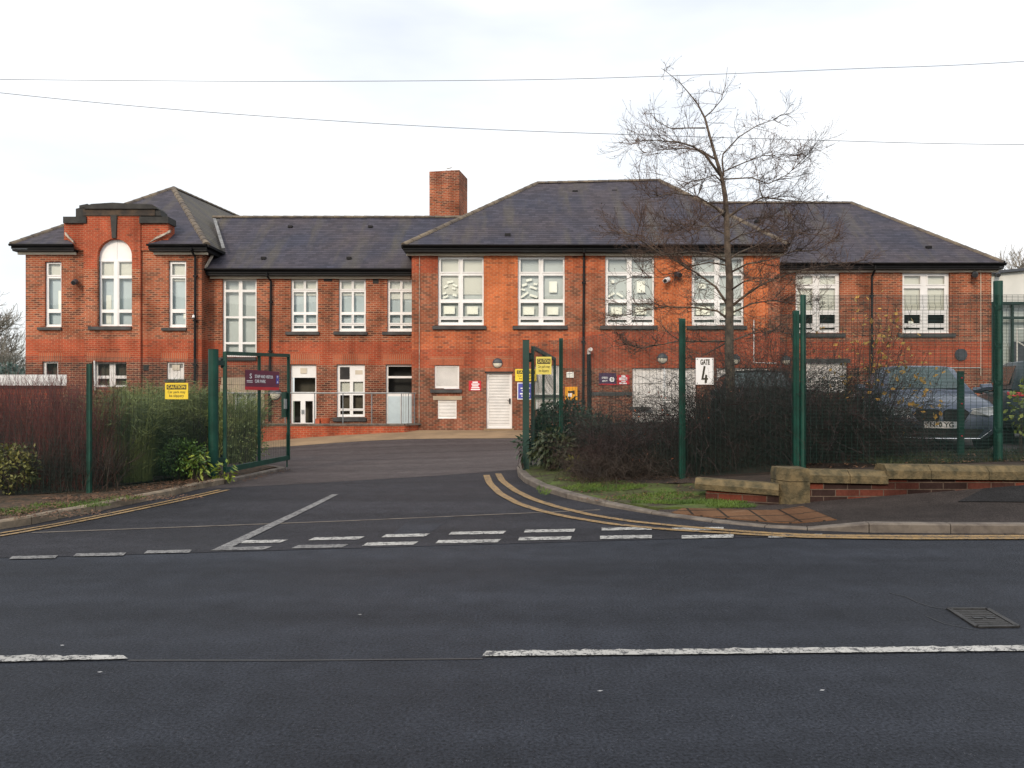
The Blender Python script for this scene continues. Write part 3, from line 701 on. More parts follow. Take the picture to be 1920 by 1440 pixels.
s.face([(X(122), D + .5, Z(470)), (X(122), yf + .05, Z(470)), (X(122), yf + .05, Z(418)), (X(122), D + .5, Z(418))], 1)
for px in (160, 266):
    s.face([(X(px), yf, -1.4), (X(px), yf + .12, -1.4), (X(px), yf + .12, Z(405)), (X(px), yf, Z(405))], 1)
s.face([(X(122), D + .5, Z(418)), (X(317), D + .5, Z(418)), (X(317), D + .5, Z(460)), (X(122), D + .5, Z(460))], 1)
gab = s.build('gable_front', BM, school)
s = MB()
s.box(X(123), X(166), yf - .06, D + .55, Z(420), Z(408)); s.box(X(265), X(319), yf - .06, D + .55, Z(420), Z(408))
s.prism([fr(146, 409), fr(163, 409), fr(163, 389), fr(146, 393)], yf - .03, D + .5); s.prism([fr(153, 392), fr(168, 390), fr(168, 384), fr(153, 387)], yf - .05, D + .5)
s.prism([fr(163, 394), fr(300, 394), fr(297, 390), fr(290, 386), fr(250, 384.5), fr(217, 382.5), (X(178), Z(385)), fr(168, 388)], yf - .12, D + .5)
s.prism([fr(290, 406), fr(305, 406), fr(303, 396), fr(290, 392)], yf - .02, D + .5)
s.build('coping', M_DSTONE, gab)
s = MB(); s.box(X(160), X(294), yf - .05, D + .45, Z(406), Z(394.2)); s.build('frieze', M_DSTONE2, gab)
s = MB(); s.prism([fr(214, 448), fr(221.5, 448), fr(223, 405), fr(211, 405)], yf - .06, yf + .02); s.build('keystone', M_DSTONE, gab)
# arched window
y = D + .06; s = MB()
s.face([(X(a[0]), y, Z(a[1])) for a in arc][::-1][::-1] , 0)
s.box(cx and X(cx - .6), X(cx + .6), y - .012, y - .002, Z(486), Z(450))
hs = [(X(a), X(b), Z(d), Z(c)) for a, b in ((189.5, 212), (222, 246.5)) for c, d in ((491, 516), (521.5, 580), (586, 608))]
s.holes(X(185.5), X(250), Z(614), Z(sp), hs, y, .05)
s.box(X(185.5), X(250), y - .02, y - .002, Z(490), Z(486.5)); s.box(X(213.5), X(220), y - .02, y - .002, Z(612), Z(490))
aw = s.build('arched_window', M_UPVC, school)
g = MB()
for h in hs: g.face([(h[0], y + .035, h[2]), (h[1], y + .035, h[2]), (h[1], y + .035, h[3]), (h[0], y + .035, h[3])])
g.build('pane', M_GLASS, aw)
g = MB(); g.box(X(184), X(252), y + .2, y + .23, Z(614), Z(486)); g.build('backing', M_BLUEIN, aw)
g = MB(); g.box(X(187), X(249), y + .1, y + .105, Z(517), Z(488)); g.build('blind', M_BLIND, aw)
g = MB(); g.box(X(193), X(203), y + .185, y + .19, Z(606), Z(552)); g.box(X(210), X(219), y + .185, y + .19, Z(590), Z(556)); g.build('far_window', M_PAPER, aw)
g = MB(); g.box(X(170), X(250), yf - .09, D + .05, Z(619), Z(613)); g.build('sill', M_SILL, aw)
R3 = [(494, 515), (521, 579), (586, 608)]
window(84, 115, 491, 613, D, [(88.5, 111.5)], R3, sill=(72, 116, 614, 619), sash=[(0, 0)], blind=[(85, 114, 523)], papers=[(108, 565, 5, 42, 0)])
window(316, 349, 489, 614, D, [(321, 345.5)], R3, sill=(304, 350, 615, 620), sash=[(0, 0)], blind=[(317, 348, 526)], papers=[(343, 592, 4, 9, 0)])
window(79, 109, 677, 724, D, [(84, 105)], [(681, 718)], back=M_BROWNIN, kind='window', bd=.3)
window(175, 240, 679, 726, D - .12 + .12, [(181, 203), (214, 235)], [(682, 704), (710, 722)], back=M_BROWNIN)
shutter(313, 345, 679, 711, D, n=1); s = MB(); s.box(X(309), X(348), D - .06, D - .003, Z(716), Z(711)); s.build('sill', M_SILL, school)
s = MB(); s.box(X(322), X(336), D + .045, D + .055, Z(694), Z(684)); s.build('notice', M_PANEL, school)
s = MB()
for a, b in ((72, 118), (166, 248), (303, 353)):
    s = MB(); s.box(X(a), X(b), D - (.128 if a == 166 else .006), D - (.121 if a == 166 else .001), Z(677.5), Z(661)); s.build('soldier_arch', M_SOL, school)
s = MB(); s.box(X(269), X(279), D - .02, D - .002, Z(695), Z(684))
for i in range(4): s.box(X(270), X(278), D - .03, D - .021, Z(694 - i * 2.6), Z(692.8 - i * 2.6))
s.build('air_vent', M_DSTONE, school)

# --- middle wing
D = 31.2; X = lambda p: PX(p, D); Z = lambda p: PZ(p, D)
mh = [(417, 481, 517, 669), (545, 596, 516, 622), (635, 686, 516, 622), (726, 790, 516, 622), (544, 593, 683, 796), (631, 684, 683, 783), (723, 790, 683, 796), (438, 480, 736, 792)]
def f_mid(px, py):
    if 641 < py < 684: return 1
    return 3 if py > 684 else 0
wall(D, 388, 800, 512, -1.4, mh, f_mid, zb=(641, 684), mats=BM)
window(417, 481, 517, 669, D, [(421.5, 446), (453, 477.5)], [(526, 542.5), (547, 592.5), (596, 641), (645, 665)], back=M_FILM, sill=(405, 481, 670, 676), bd=.2)
RM = [(527, 541), (547, 584.5), (590, 605), (610.5, 615.5)]
for a, b in ((545, 596), (635, 686), (726, 778)):
    wd = b - a; window(a, b, 516, 621.5, D, [(a + 4.5, a + wd * .46), (a + wd * .54, b - 4)], RM, sill=(a - 9, b + 3, 622, 628), sash=[(0, 0), (1, 0), (0, 2), (1, 2)], blind=[(a + 1, b - 1, 553 if a != 726 else 560)])
    s = MB(); s.box(X(a), X(b), D + .07, D + .098, Z(524.5), Z(516)); s.build('lintel_panel', M_PANEL, school)
s = MB(); s.box(X(417), X(481), D + .07, D + .098, Z(523.5), Z(517)); s.build('lintel_panel', M_PANEL, school)
s = MB(); s.box(X(699), X(710), D - .01, D - .002, Z(532), Z(523)); s.build('air_vent', M_DSTONE, school)
s = MB(); s.box(X(607), X(623), D - .01, D - .002, Z(528), Z(522)); s.build('air_vent', M_DSTONE, school)
s = MB()
for a, b in ((540, 600), (624, 692), (715, 800)):
    s = MB(); s.box(X(a), X(b), D - .006, D - .001, Z(683), Z(664.5)); s.build('soldier_arch', M_SOL, school)
# double glazed door, window with notice, pale blue door
def doorset(px0, px1, py0, py1, D, panels, rows, kind='door', frame=M_UPVC, back=M_BROWNIN, solids=(), handle=None, rec=.12, smat=M_UPVC):
    o = window(px0, px1, py0, py1, D, [], [], rec=rec, kind=kind, back=back, frame=frame) if False else None
    X = lambda p: PX(p, D); Z = lambda p: PZ(p, D); y = D + rec
    hs = [(X(a), X(b), Z(d), Z(c)) for a, b, c, d in panels]
    s = MB(); s.holes(X(px0), X(px1), Z(py1), Z(py0), hs, y, .05); o = s.build(kind, frame, school)
    g = MB()
    for h in hs: g.face([(h[0], y + .035, h[2]), (h[1], y + .035, h[2]), (h[1], y + .035, h[3]), (h[0], y + .035, h[3])])
    if hs: g.build('pane', M_GLASS, o)
    g = MB(); g.box(X(px0), X(px1), y + .5, y + .53, Z(py1), Z(py0)); g.build('backing', back, o)
    if solids:
        g = MB()
        for a, b, c, d in solids: g.box(X(a), X(b), y - .018, y - .002, Z(d), Z(c))
        g.build('door_leaf', smat, o)
    if handle:
        g = MB()
        for hx, hy in handle: g.box(X(hx) - .015, X(hx) + .015, y - .06, y - .019, Z(hy) - .08, Z(hy) + .08)
        g.build('handle', M_STEEL, o)
    return o
doorset(544, 593, 683, 796, D, [(547, 590, 708, 735), (548, 562, 752, 793), (571, 585, 752, 793)], None, handle=[(565, 772), (568, 772)])
s = MB(); s.box(X(562), X(574), D + .095, D + .1, Z(700), Z(690)); s.build('notice', M_PANEL, school)
window(631, 684, 683, 782, D, [(637, 655), (661, 680)], [(715.5, 734.5), (741, 766), (770.5, 777)], back=M_BROWNIN, sill=(625, 687, 783, 790), sash=[(0, 1), (1, 1)], blind=[(634, 682, 735)])
s = MB(); s.box(X(636.5), X(654.5), D + .08, D + .098, Z(711), Z(688)); s.build('dark_pane', M_DARKIN, school)
s = MB(); s.box(X(665), X(679), D + .095, D + .099, Z(702), Z(694)); s.build('notice', M_PANEL, school)
doorset(723, 790, 683, 796, D, [(727, 788, 687, 705), (727, 788, 709, 738)], None, back=M_DARKIN, solids=[(726.5, 750, 743, 796), (752, 775, 743, 796)], smat=M_BLUEDOOR)
# stone surround and frosted window behind the gate
s = MB(); s.box(X(414), X(497), D - .08, D - .002, Z(736), Z(722)); s.box(X(416), X(495), D - .05, D - .002, Z(721), Z(708)); s.box(X(481), X(496), D - .04, D - .002, Z(795), Z(736.5)); s.box(X(426), X(437), D - .04, D - .002, Z(795), Z(736.5))
s.build('stone_surround', M_BEIGE, school)
window(438, 480, 736, 792, D, [(441, 457), (461, 477)], [(740, 788)], back=M_FILM, bd=.15)

# --- central block
D = 30.0; X = lambda p: PX(p, D); Z = lambda p: PZ(p, D)
ch = [(821, 907, 476, 610), (971, 1059, 476, 610), (1135, 1227, 476, 610), (1297, 1395, 476, 610), (815, 861, 685, 729), (821, 856, 750, 785), (912, 960, 698, 805), (1003, 1050, 685, 770), (1186, 1305, 690, 800), (1344, 1440, 690, 800)]
def f_cen(px, py):
    if py > 690: return 3
    if py > 655: return 1
    if py > 622: return 4 if px < 1085 else 1
    if 907 < px < 971 or 1227 < px < 1297 or 1395 < px < 1440: return 2
    if py < 512: return 4 if px > 1060 else 1
    return 0
wall(D, 772, 1462, 468, -1.0, ch, f_cen, zb=(690, 655, 622, 512), xb=(907, 971, 1085, 1060, 1440), mats=BM + [M_ORM], yb=36)
RC = [(485.5, 509), (516, 560.5), (567.5, 593), (599, 604)]
def cwin(a, b, papers, blind=None):
    wd = b - a; c = [(a + wd * .06, a + wd * .445), (a + wd * .545, b - wd * .035)]
    window(a, b, 476, 610, D, c, RC, back=M_FILM, bd=.16, sill=(a - 10, b + 5, 611, 617.5), sash=[(0, 0), (1, 0), (0, 2), (1, 2)], papers=papers, blind=blind)
    s = MB(); s.box(X(a), X(b), D + .06, D + .098, Z(481.5), Z(472)); s.build('lintel_panel', M_PANEL, school)
r = math.radians
cwin(821, 907, [(843.5, 527.5, 13, 4, r(12)), (835, 536, 9, 4, r(30)), (852.5, 534, 10, 3.5, r(-25)), (850, 540, 7, 3.5, r(-15)), (833, 549, 7, 3.5, r(25)), (835, 555.5, 10, 3.5, r(22)), (852, 552.5, 8, 4, r(-20)), (842, 580.5, 21, 15, 0), (885.5, 581, 21, 15, 0)], blind=[(823, 905, 551)])
cwin(971, 1059, [(992, 524, 11, 4.5, r(12)), (983.5, 533, 10, 4.5, r(18)), (1004, 531.5, 7, 4, r(-5)), (1000, 538.5, 14, 4, r(-18)), (981, 542, 7, 3.5, r(-15)), (983.5, 552, 17, 4, r(35)), (1000.5, 554, 15, 4, r(-18)), (1037.5, 537, 15, 21, 0), (991.5, 582, 21, 15, 0), (1037, 582, 21, 15, 0)])
cwin(1135, 1227, [(1150, 527, 6, 6, 0), (1147, 552, 14, 4, r(32)), (1163, 552, 14, 4, r(-32)), (1203, 537, 16, 22, 0), (1157, 582, 21, 14, 0), (1203, 582, 21, 14, 0)])
cwin(1297, 1395, [(1346, 530, 10, 28, 0), (1318, 535, 14, 10, 0), (1320, 582, 26, 16, 0), (1370, 582, 22, 15, 0)])
shutter(815, 861, 685, 728, D, n=20, sill=(807, 866, 730, 736.5), kind='louvred_window')
shutter(821, 856, 750, 785, D, n=12, kind='louvred_vent', rec=.03, fw=1.6)
s = MB(); s.box(X(812), X(866), D - .012, D - .002, Z(750), Z(742.5)); s.build('stone_lintel', M_BEIGE, school)
dr = shutter(912, 960, 698, 804, D, n=34, kind='door', rec=.09, fw=4.5)
s = MB(); s.box(X(954.5), X(957), D + .03, D + .085, Z(757), Z(747)); s.bar((X(951), D + .04, Z(751)), (X(956), D + .04, Z(751)), .02, .02); s.build('handle', M_TRIM, dr)
for hy in (708, 750, 790):
    s = MB(); s.tube([(X(914.5), D + .07, Z(hy + 4)), (X(914.5), D + .07, Z(hy - 4))], .018, 6); s.build('hinge', M_UPVC, dr)
s = MB(); s.box(X(907), X(964), D - .14, D - .003, H(-.5, 30) - .1, Z(803.5)); s.build('door_step', M_PATH, school)
for a, b, c, d in ((909, 962, 698, 668), (806, 870, 684.5, 667), (998, 1055, 684.5, 667)):
    s = MB(); s.box(X(a), X(b), D - .008, D - .001, Z(c), Z(d)); s.build('soldier_arch', M_SOL, school)
s = MB(); s.box(X(909), X(962), D - .03, D - .009, Z(699), Z(696.5)); s.build('drip_strip', M_DSTONE, school)
shutter(1003, 1050, 685, 740, D, n=26, kind='louvred_window', sill=(998, 1055, 741, 746)); shutter(1005, 1050, 749, 786, D, n=14, kind='louvred_vent', rec=.03)
for a, b in ((1186, 1246), (1247, 1305), (1344, 1392), (1393, 1440)): shutter(a, b, 690, 798, D, n=4, kind='shutter_door', rec=.08)
s = MB(); s.box(X(1108), X(1185), D - .03, D - .002, Z(742), Z(735)); s.box(X(1180), X(1220), D - .12, D + .05, Z(768), Z(763)); s.build('stone_band', M_SILL, school)

# --- right wing
D = 33.0; X = lambda p: PX(p, D); Z = lambda p: PZ(p, D)
rhh = [(1492, 1575, 503, 624), (1692, 1781, 503, 625), (1512, 1588, 680, 735), (1690, 1760, 735, 790)]
def f_right(px, py):
    if py > 690: return 3
    if py > 640: return 1
    return 0
wall(D, 1440, 1859, 500, -.8, rhh, f_right, zb=(690, 640), mats=BM, yb=41)
RR = [(517, 532.5), (540, 581), (589.5, 606), (613.5, 618)]
for a, b in ((1492, 1575), (1692, 1781)):
    wd = b - a; c = [(a + wd * .055, a + wd * .40), (a + wd * .555, a + wd * .91)]
    window(a, b, 503, 625, D, c, RR, back=M_DARKIN, bd=.5, sash=[(0, 0), (1, 0), (0, 2), (1, 2)], sill=(a - 9, b + 9, 626, 632), blind=[(a + 2, b - 2, 586)], papers=[(a + 19, 604, 10, 5, 0)] if a == 1692 else ())
    s = MB(); s.box(X(a), X(b), D + .06, D + .098, Z(512), Z(502)); s.build('lintel_panel', M_PANEL, school)
shutter(1512, 1588, 680, 735, D, n=3, kind='shutter_door')
s = MB(); s.box(X(1505), X(1594), D - .05, D - .002, Z(680), Z(673)); s.build('stone_lintel', M_SILL, school)
s = MB(); s.tube([(X(1801), D - .06, Z(665)), (X(1801), D + .0, Z(665))], .25, 20); s.tube([(X(1801), D - .08, Z(665)), (X(1801), D - .06, Z(665))], .19, 20); s.build('round_vent', M_GREYPLASTIC, school)
s = MB(); s.tube([(X(1738), D - .03, Z(689)), (X(1838), D - .03, Z(689))], .022, 6); s.tube([(X(1739), D - .03, Z(689)), (X(1739), D - .03, Z(697))], .022, 6); s.build('white_pipe', M_UPVC, school)
s = MB(); s.tube([(X(1838.5), D - .02, Z(498)), (X(1838.5), D - .02, Z(705))], .014, 5); s.build('cable_conduit', M_PANEL, school)
s = MB(); s.tube([(PX(787, 30), 29.97, PZ(474, 30)), (PX(786, 30), 29.97, PZ(792, 30))], .012, 5); s.build('cable_conduit', M_MORTAR, school)
s = MB(); s.tube([(PX(1413, 30), 29.97, PZ(600, 30)), (PX(1413, 30), 29.97, PZ(680, 30)), (PX(1455, 30), 29.97, PZ(681, 30))], .02, 6); s.build('white_pipe', M_UPVC, school)
s = MB(); s.tube([(PX(177, 30.3), 30.3, PZ(676, 30.3)), (PX(178, 30.3), 30.3, PZ(732, 30.3))], .03, 6); s.build('white_pipe', M_UPVC, school)

# --- roofs
def ridge(mb, p0, p1, r=.11, piece=.42):
    p0, p1 = Vector(p0), Vector(p1); d = p1 - p0; L = d.length; n = max(2, int(L / piece)); d.normalize()
    side = d.cross(Vector((0, 0, 1))).normalized(); up = side.cross(d).normalized()
    for k in range(n):
        a = p0 + d * (L * k / n); b = p0 + d * (L * (k + 1) / n - .012)
        for q, (rr0, rr1) in ((0, (r * 1.07, r * .96)),):
            i = len(mb.v)
            for p, rr in ((a, rr0), (b, rr1)):
                for t in range(7):
                    an = math.pi * (t / 6); v = p + side * math.cos(an) * rr * 1.15 + up * (math.sin(an) * rr - .045); mb.v.append(tuple(v))
            for t in range(6): mb.f.append((i + t, i + t + 1, i + 7 + t + 1, i + 7 + t)); mb.m.append(0)
            mb.f.append(tuple(i + t for t in range(7))); mb.m.append(0)
def gutter(x0, x1, y, z, sof, mb, mbp):
    """gutter, fascia and soffit mould along a front eave; sof = wall face depth"""
    for k in range(8):
        a0, a1 = math.pi * (1 + k / 8), math.pi * (1 + (k + 1) / 8)
        mb.face([(x0, y + .07 * math.cos(a0), z + .075 * math.sin(a0)), (x1, y + .07 * math.cos(a0), z + .075 * math.sin(a0)), (x1, y + .07 * math.cos(a1), z + .075 * math.sin(a1)), (x0, y + .07 * math.cos(a1), z + .075 * math.sin(a1))])
    mb.box(x0, x1, y - .07, y + .07, z - .008, z)
    mb.box(x0 + .02, x1 - .02, y + .075, y + .10, z - .16, z + .0)
    mb.prism([(x0 + .05, z - .24), (x1 - .05, z - .24), (x1 - .02, z - .16), (x0 + .02, z - .16)], y + .12, sof)
    mbp.box(x0 + .1, x1 - .1, sof - .10, sof - .003, z - .33, z - .241)
roofs = {}
def face_up(mb, pts, mi=0):
    a, b, c = (Vector(p) for p in pts[:3])
    if (b - a).cross(c - a).z < 0: pts = pts[::-1]
    mb.face([tuple(p) for p in pts], mi)
SL = Vector((0, 0, 0))
# middle roof
ze, zr = PZ(503, 30.8), PZ(407, 34.65)
s = MB(); x0, x1 = -12.6, 2.0
face_up(s, [(x0, 30.8, ze), (x1, 30.8, ze), (x1, 34.65, zr), (x0, 34.65, zr)]); face_up(s, [(x0, 34.65, zr), (x1, 34.65, zr), (x1, 38.5, ze), (x0, 38.5, ze)])
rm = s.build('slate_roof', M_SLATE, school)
s = MB(); ridge(s, (PX(400, 34.65), 34.65, zr), (PX(872, 34.65), 34.65, zr)); s.build('ridge_tiles', M_RIDGE, rm)
for px, py in ((495, 486), (545, 427), (655, 486), (695, 427)):
    Dv = 30.8 + (503 - py) / 96. * 3.85; p = P(px, py, Dv); p.z = ze + (zr - ze) * (Dv - 30.8) / 3.85; s = MB(); s.box(p.x - .09, p.x + .09, p.y - .12, p.y + .08, p.z - .05, p.z + .04); s.build('roof_vent', M_BLACK, rm)
gm, gp = MB(), MB(); gutter(PX(383, 30.8), PX(772, 30.8), 30.76, ze - .02, 31.2, gm, gp)
g = gm.build('gutter', M_BLACK, school); gp.build('soffit_board', M_PANEL, school)
# central roof
ze, zr, D0, D1 = PZ(458, 29.55), PZ(343, 34.57), 29.55, 34.57
xa, xb_, ra, rb = PX(756, D0), PX(1480, D0), PX(1007, D1), PX(1236, D1); zr2 = zr + .12
s = MB(); A, B, Cc, Dd = (xa, D0, ze), (xb_, D0, ze), (rb, D1, zr2), (ra, D1, zr)
face_up(s, [A, B, Cc, Dd]); face_up(s, [A, Dd, (xa, 39.6, ze)]); face_up(s, [B, (xb_, 39.6, ze), Cc]); face_up(s, [Dd, Cc, (xb_, 39.6, ze), (xa, 39.6, ze)])
rc = s.build('slate_roof', M_SLATE, school)
s = MB(); ridge(s, Dd, Cc); ridge(s, A, Dd); ridge(s, Cc, B); s.build('ridge_tiles', M_RIDGE, rc)
gm, gp = MB(), MB(); gutter(xa - .03, xb_, D0 - .04, ze - .02, 30.0, gm, gp); gm.build('gutter', M_BLACK, school); gp.build('soffit_board', M_PANEL, school)
s = MB(); s.box(xa - .08, xa + .05, D0, 34, ze - .11, ze - .02); s.box(xa + .05, PX(772, 30), 30.0, 34, ze - .24, ze - .112); s.build('gutter', M_BLACK, school)
for px, py in ((952, 443), (1078, 362), (1152, 361), (1256, 437), (1420, 420)):
    t = (458 - py) / 115.; Dv = D0 + t * 5.0; p = P(px, py, Dv); p.z = ze + (zr - ze) * (Dv - D0) / (D1 - D0); s = MB(); s.box(p.x - .11, p.x + .11, p.y - .12, p.y + .1, p.z - .05, p.z + .05); s.build('roof_vent', M_BLACK, rc)
# right roof
ze, zr, D0, D1 = PZ(492, 32.6), PZ(380, 37.66), 32.6, 37.66
xr, re_ = PX(1884, D0), PX(1596, D1)
s = MB(); face_up(s, [(8.5, D0, ze), (xr, D0, ze), (re_, D1, zr), (8.5, D1, zr)]); face_up(s, [(xr, D0, ze), (xr, 42.6, ze), (re_, D1, zr)]); face_up(s, [(8.5, D1, zr), (re_, D1, zr), (xr, 42.6, ze), (8.5, 42.6, ze)])
rr = s.build('slate_roof', M_SLATE, school)
s = MB(); ridge(s, (PX(1330, D1), D1, zr), (re_, D1, zr)); ridge(s, (re_, D1, zr), (xr, D0, ze)); s.build('ridge_tiles', M_RIDGE, rr)
gm, gp = MB(), MB(); gutter(PX(1440, D0), xr + .03, D0 - .04, ze - .02, 33.0, gm, gp); gm.build('gutter', M_BLACK, school); gp.build('soffit_board', M_PANEL, school)
s = MB(); s.box(xr - .05, xr + .08, D0, 42, ze - .11, ze - .02); s.box(PX(1859, 33), xr - .05, 33, 42, ze - .24, ze - .112); s.build('gutter', M_BLACK, school)
for px, py in ((1740, 467), (1497, 471)):
    Dv = D0 + (492 - py) / 112. * 5.06; p = P(px, py, Dv); p.z = ze + (zr - ze) * (Dv - D0) / (D1 - D0); s = MB(); s.box(p.x - .11, p.x + .11, p.y - .12, p.y + .1, p.z - .05, p.z + .05); s.build('roof_vent', M_BLACK, rr)
# left roof: front eave broken by the gable front
D0 = 30.1; ze = PZ(457, D0); apex = Vector((PX(325, 35.8), 35.8, PZ(352, 35.8))); bk = Vector((PX(452, 41.6), 41.6, PZ(408, 41.6)))
xl, xr_ = PX(20, D0), PX(388, D0); sl_ = (apex.z - ze) / (apex.y - D0); zw = lambda y: ze + sl_ * (y - D0)
def along(a, b, y): t = (y - a[1]) / (b[1] - a[1]); return a[0] + (b[0] - a[0]) * t
Lc, Rc = (xl, D0, ze), (xr_, D0, ze); D2 = 30.55
s = MB()
face_up(s, [Lc, (PX(138, D0), D0, ze), (PX(122, D2), D2, zw(D2)), (along(Lc, apex, D2), D2, zw(D2))])
face_up(s, [(PX(276, D0), D0, ze), Rc, (along(Rc, apex, D2), D2, zw(D2)), (PX(319, D2), D2, zw(D2))])
face_up(s, [(along(Lc, apex, D2), D2, zw(D2)), (along(Rc, apex, D2), D2, zw(D2)), tuple(apex)])
face_up(s, [Lc, tuple(apex), tuple(bk), (xl, 46, ze)]); face_up(s, [Rc, (xr_ + .4, 41.6, ze), tuple(bk), tuple(apex)], 1)
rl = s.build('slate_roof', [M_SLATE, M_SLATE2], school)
s = MB(); ridge(s, Lc, apex); ridge(s, Rc, apex); ridge(s, apex, bk); s.build('ridge_tiles', M_RIDGE, rl)
gm, gp = MB(), MB(); gutter(xl - .03, PX(138, D0), D0 - .04, ze - .02, 30.5, gm, gp); gm.build('gutter', M_BLACK, school); gp.build('soffit_board', M_PANEL, school)
gm, gp = MB(), MB(); gutter(PX(276, D0), xr_, D0 - .04, ze - .02, 30.5, gm, gp)
gm.box(xr_ - .06, xr_ + .07, D0, 33.2, ze - .11, ze - .02); gm.box(PX(378, 30.5), xr_ - .06, 30.5, 33.0, ze - .26, ze - .112)
gm.build('gutter', M_BLACK, school); gp.build('soffit_board', M_PANEL, school)
s = MB(); s.prism([(PX(278, 30.3), zw(30.2)), (PX(319, 30.3), zw(30.55) + .18), (PX(320, 30.3), zw(30.55) + .27), (PX(316, 30.3), zw(30.55) + .25), (PX(311, 30.3), zw(30.55) + .17), (PX(300, 30.3), zw(30.5) + .12), (PX(290, 30.3), zw(30.4) + .06), (PX(282, 30.3), zw(30.2) + .05)], 30.28, 30.36); s.build('flashing', M_MORTAR, school); s = MB()
s.prism([(PX(122, 30.3), zw(30.5) + .12), (PX(138, 30.3), zw(30.2)), (PX(137, 30.3), zw(30.2) + .09), (PX(129, 30.3), zw(30.4) + .13), (PX(122, 30.3), zw(30.5) + .24)], 30.28, 30.36); s.build('flashing', M_MORTAR, school); s = MB()
s.bar((PX(400, 31.1), 31.15, PZ(474, 31.1)), (PX(385, 30.85), 30.82, PZ(503, 30.85)), .03, .10)
s.build('flashing', M_MORTAR, school)
s = MB(); ex = xr_ + .05; s.bar((ex + .1, 31.4, ze + .08), (PX(402, 34.2), 34.2, PZ(410, 34.2)), .12, .03); s.build('lead_flashing', mat('weathered_lead', (.20, .20, .20), .8, var=.5, scale=5), school)
# chimney
s = MB(); cp = P(839, 405, 36.3); wch, dch = .70, .75; a = math.radians(-11); ca, sa = math.cos(a), math.sin(a)
def cpt(u, v, z): return (cp.x + u * ca - v * sa, cp.y + .7 + u * sa + v * ca, z)
zt = PZ(317, 36.0)
def cbox(s, hw, hd, z0, z1, mi=0):
    c = [(-hw, -hd), (hw, -hd), (hw, hd), (-hw, hd)]; lo = [cpt(u, v, z0) for u, v in c]; hi = [cpt(u, v, z1) for u, v in c]
    for k in range(4): s.face([lo[k], lo[(k + 1) % 4], hi[(k + 1) % 4], hi[k]], mi)
    s.face(hi, mi)
cbox(s, wch, dch, 8.4, zt - .6); cbox(s, wch + .003, dch + .003, zt - .6, zt, 1)
chm = s.build('chimney', [M_MOT, M_DRK], school)
s = MB()
for u in (-.1, .15): s.tube([cpt(u, 0, zt), cpt(u, 0, zt + .22)], .05, 8)
s.tube([cpt(-.1, 0, zt + .3), cpt(.15, 0, zt + .34)], .02, 5); s.build('chimney_pot', M_FARTWIG, chm)
# downpipes
def pipe(pts, name='downpipe', r=.045, m=M_BLACK):
    s = MB(); s.tube(pts, r, 8)
    for k in range(3):
        p = Vector(pts[-2]).lerp(Vector(pts[-1]), .15 + .35 * k); s.box(p.x - .07, p.x + .07, p.y - .05, p.y + .08, p.z - .03, p.z + .03)
    return s.build(name, m, school)
pipe([P(358, 464, 30.1), P(358, 468, 30.1), P(366, 482, 30.4), P(365, 720, 30.4)])
pipe([P(500, 510, 30.8), P(500, 517, 30.8), P(508, 527, 31.1), P(505, 790, 31.1)])
pipe([P(1095, 465, 29.55), P(1095, 472, 29.55), P(1095, 482, 29.92), P(1093, 800, 29.92)])
pipe([P(1104, 664, 29.9), P(1105, 800, 29.9)], r=.075)
pipe([P(1641, 498, 32.6), P(1641, 505, 32.6), P(1635, 518, 32.9), P(1635, 760, 32.9)])
s = MB(); s.tube([P(1104, 664, 29.9), P(1105, 656, 29.8), P(1108, 655, 29.6)], .07, 8); s.build('vent_cowl', M_SHUT, school)

# ------------------------------------------------------------------ terrace wall and railing by the middle doors
ter = thing('terrace_wall', (-6, 29.4, .3), 'low red brick retaining wall with grey coping below the middle doors', 'retaining wall')
wl = [(PX(440, 29.35), 29.35), (PX(758, 29.35), 29.35), (PX(784, 29.9), 29.98)]
s = MB(); zt = PZ(798, 29.35)
for (a, b) in zip(wl, wl[1:]): s.face([(a[0], a[1], -.6), (b[0], b[1], -.6), (b[0], b[1], zt), (a[0], a[1], zt)])
s.build('brickwork', M_RED, ter)
s = MB()
for (a, b) in zip(wl, wl[1:]): s.bar((a[0], a[1] + .08, zt + .035), (b[0], b[1] + .08, zt + .035), .24, .07)
s.face([(wl[0][0], wl[0][1] + .1, zt - .02), (wl[1][0], wl[1][1] + .1, zt - .02), (wl[2][0], 31.19, zt - .02), (wl[0][0], 31.19, zt - .02)])
s.build('coping', M_KERBG, ter)
rail = thing('railing', (-6, 29.5, zt + .07), 'thin grey steel railing standing on the low terrace wall', 'railing')
s = MB(); z2 = PZ(737, 29.45); z1_ = zt + .07
s.tube([(PX(418, 29.45), 29.45, z2), (PX(766, 29.45), 29.45, z2), (PX(778, 29.7), 29.9, z2)], .025, 6)
s.build('top_rail', M_STEEL, rail)
for px in (470, 535, 590, 643, 697, 753, 766, 777):
    s = MB(); yy = 29.45 if px < 770 else 29.85; s.tube([(PX(px, yy), yy, z1_), (PX(px, yy), yy, z2)], .02, 6); s.build('post', M_STEEL, rail)
s = MB()
for px in (757, 761, 769.5, 773): s.tube([(PX(px, 29.5), 29.5 if px < 766 else 29.7, z1_ + .05), (PX(px, 29.5), 29.5 if px < 766 else 29.7, z2)], .009, 5)
s.build('bars', M_STEEL, rail)
pot = thing('plant_pot', (PX(610, 30.2), 30.2, zt - .02), 'orange plant pot on the terrace behind the low wall', 'plant pot')
s = MB(); b0 = Vector((PX(610, 30.2), 30.2, zt - .02)); s.tube([b0, b0 + Vector((0, 0, .22)), b0 + Vector((0, 0, .28))], [.13, .19, .2], 14); s.build('pot', M_TERRA, pot)
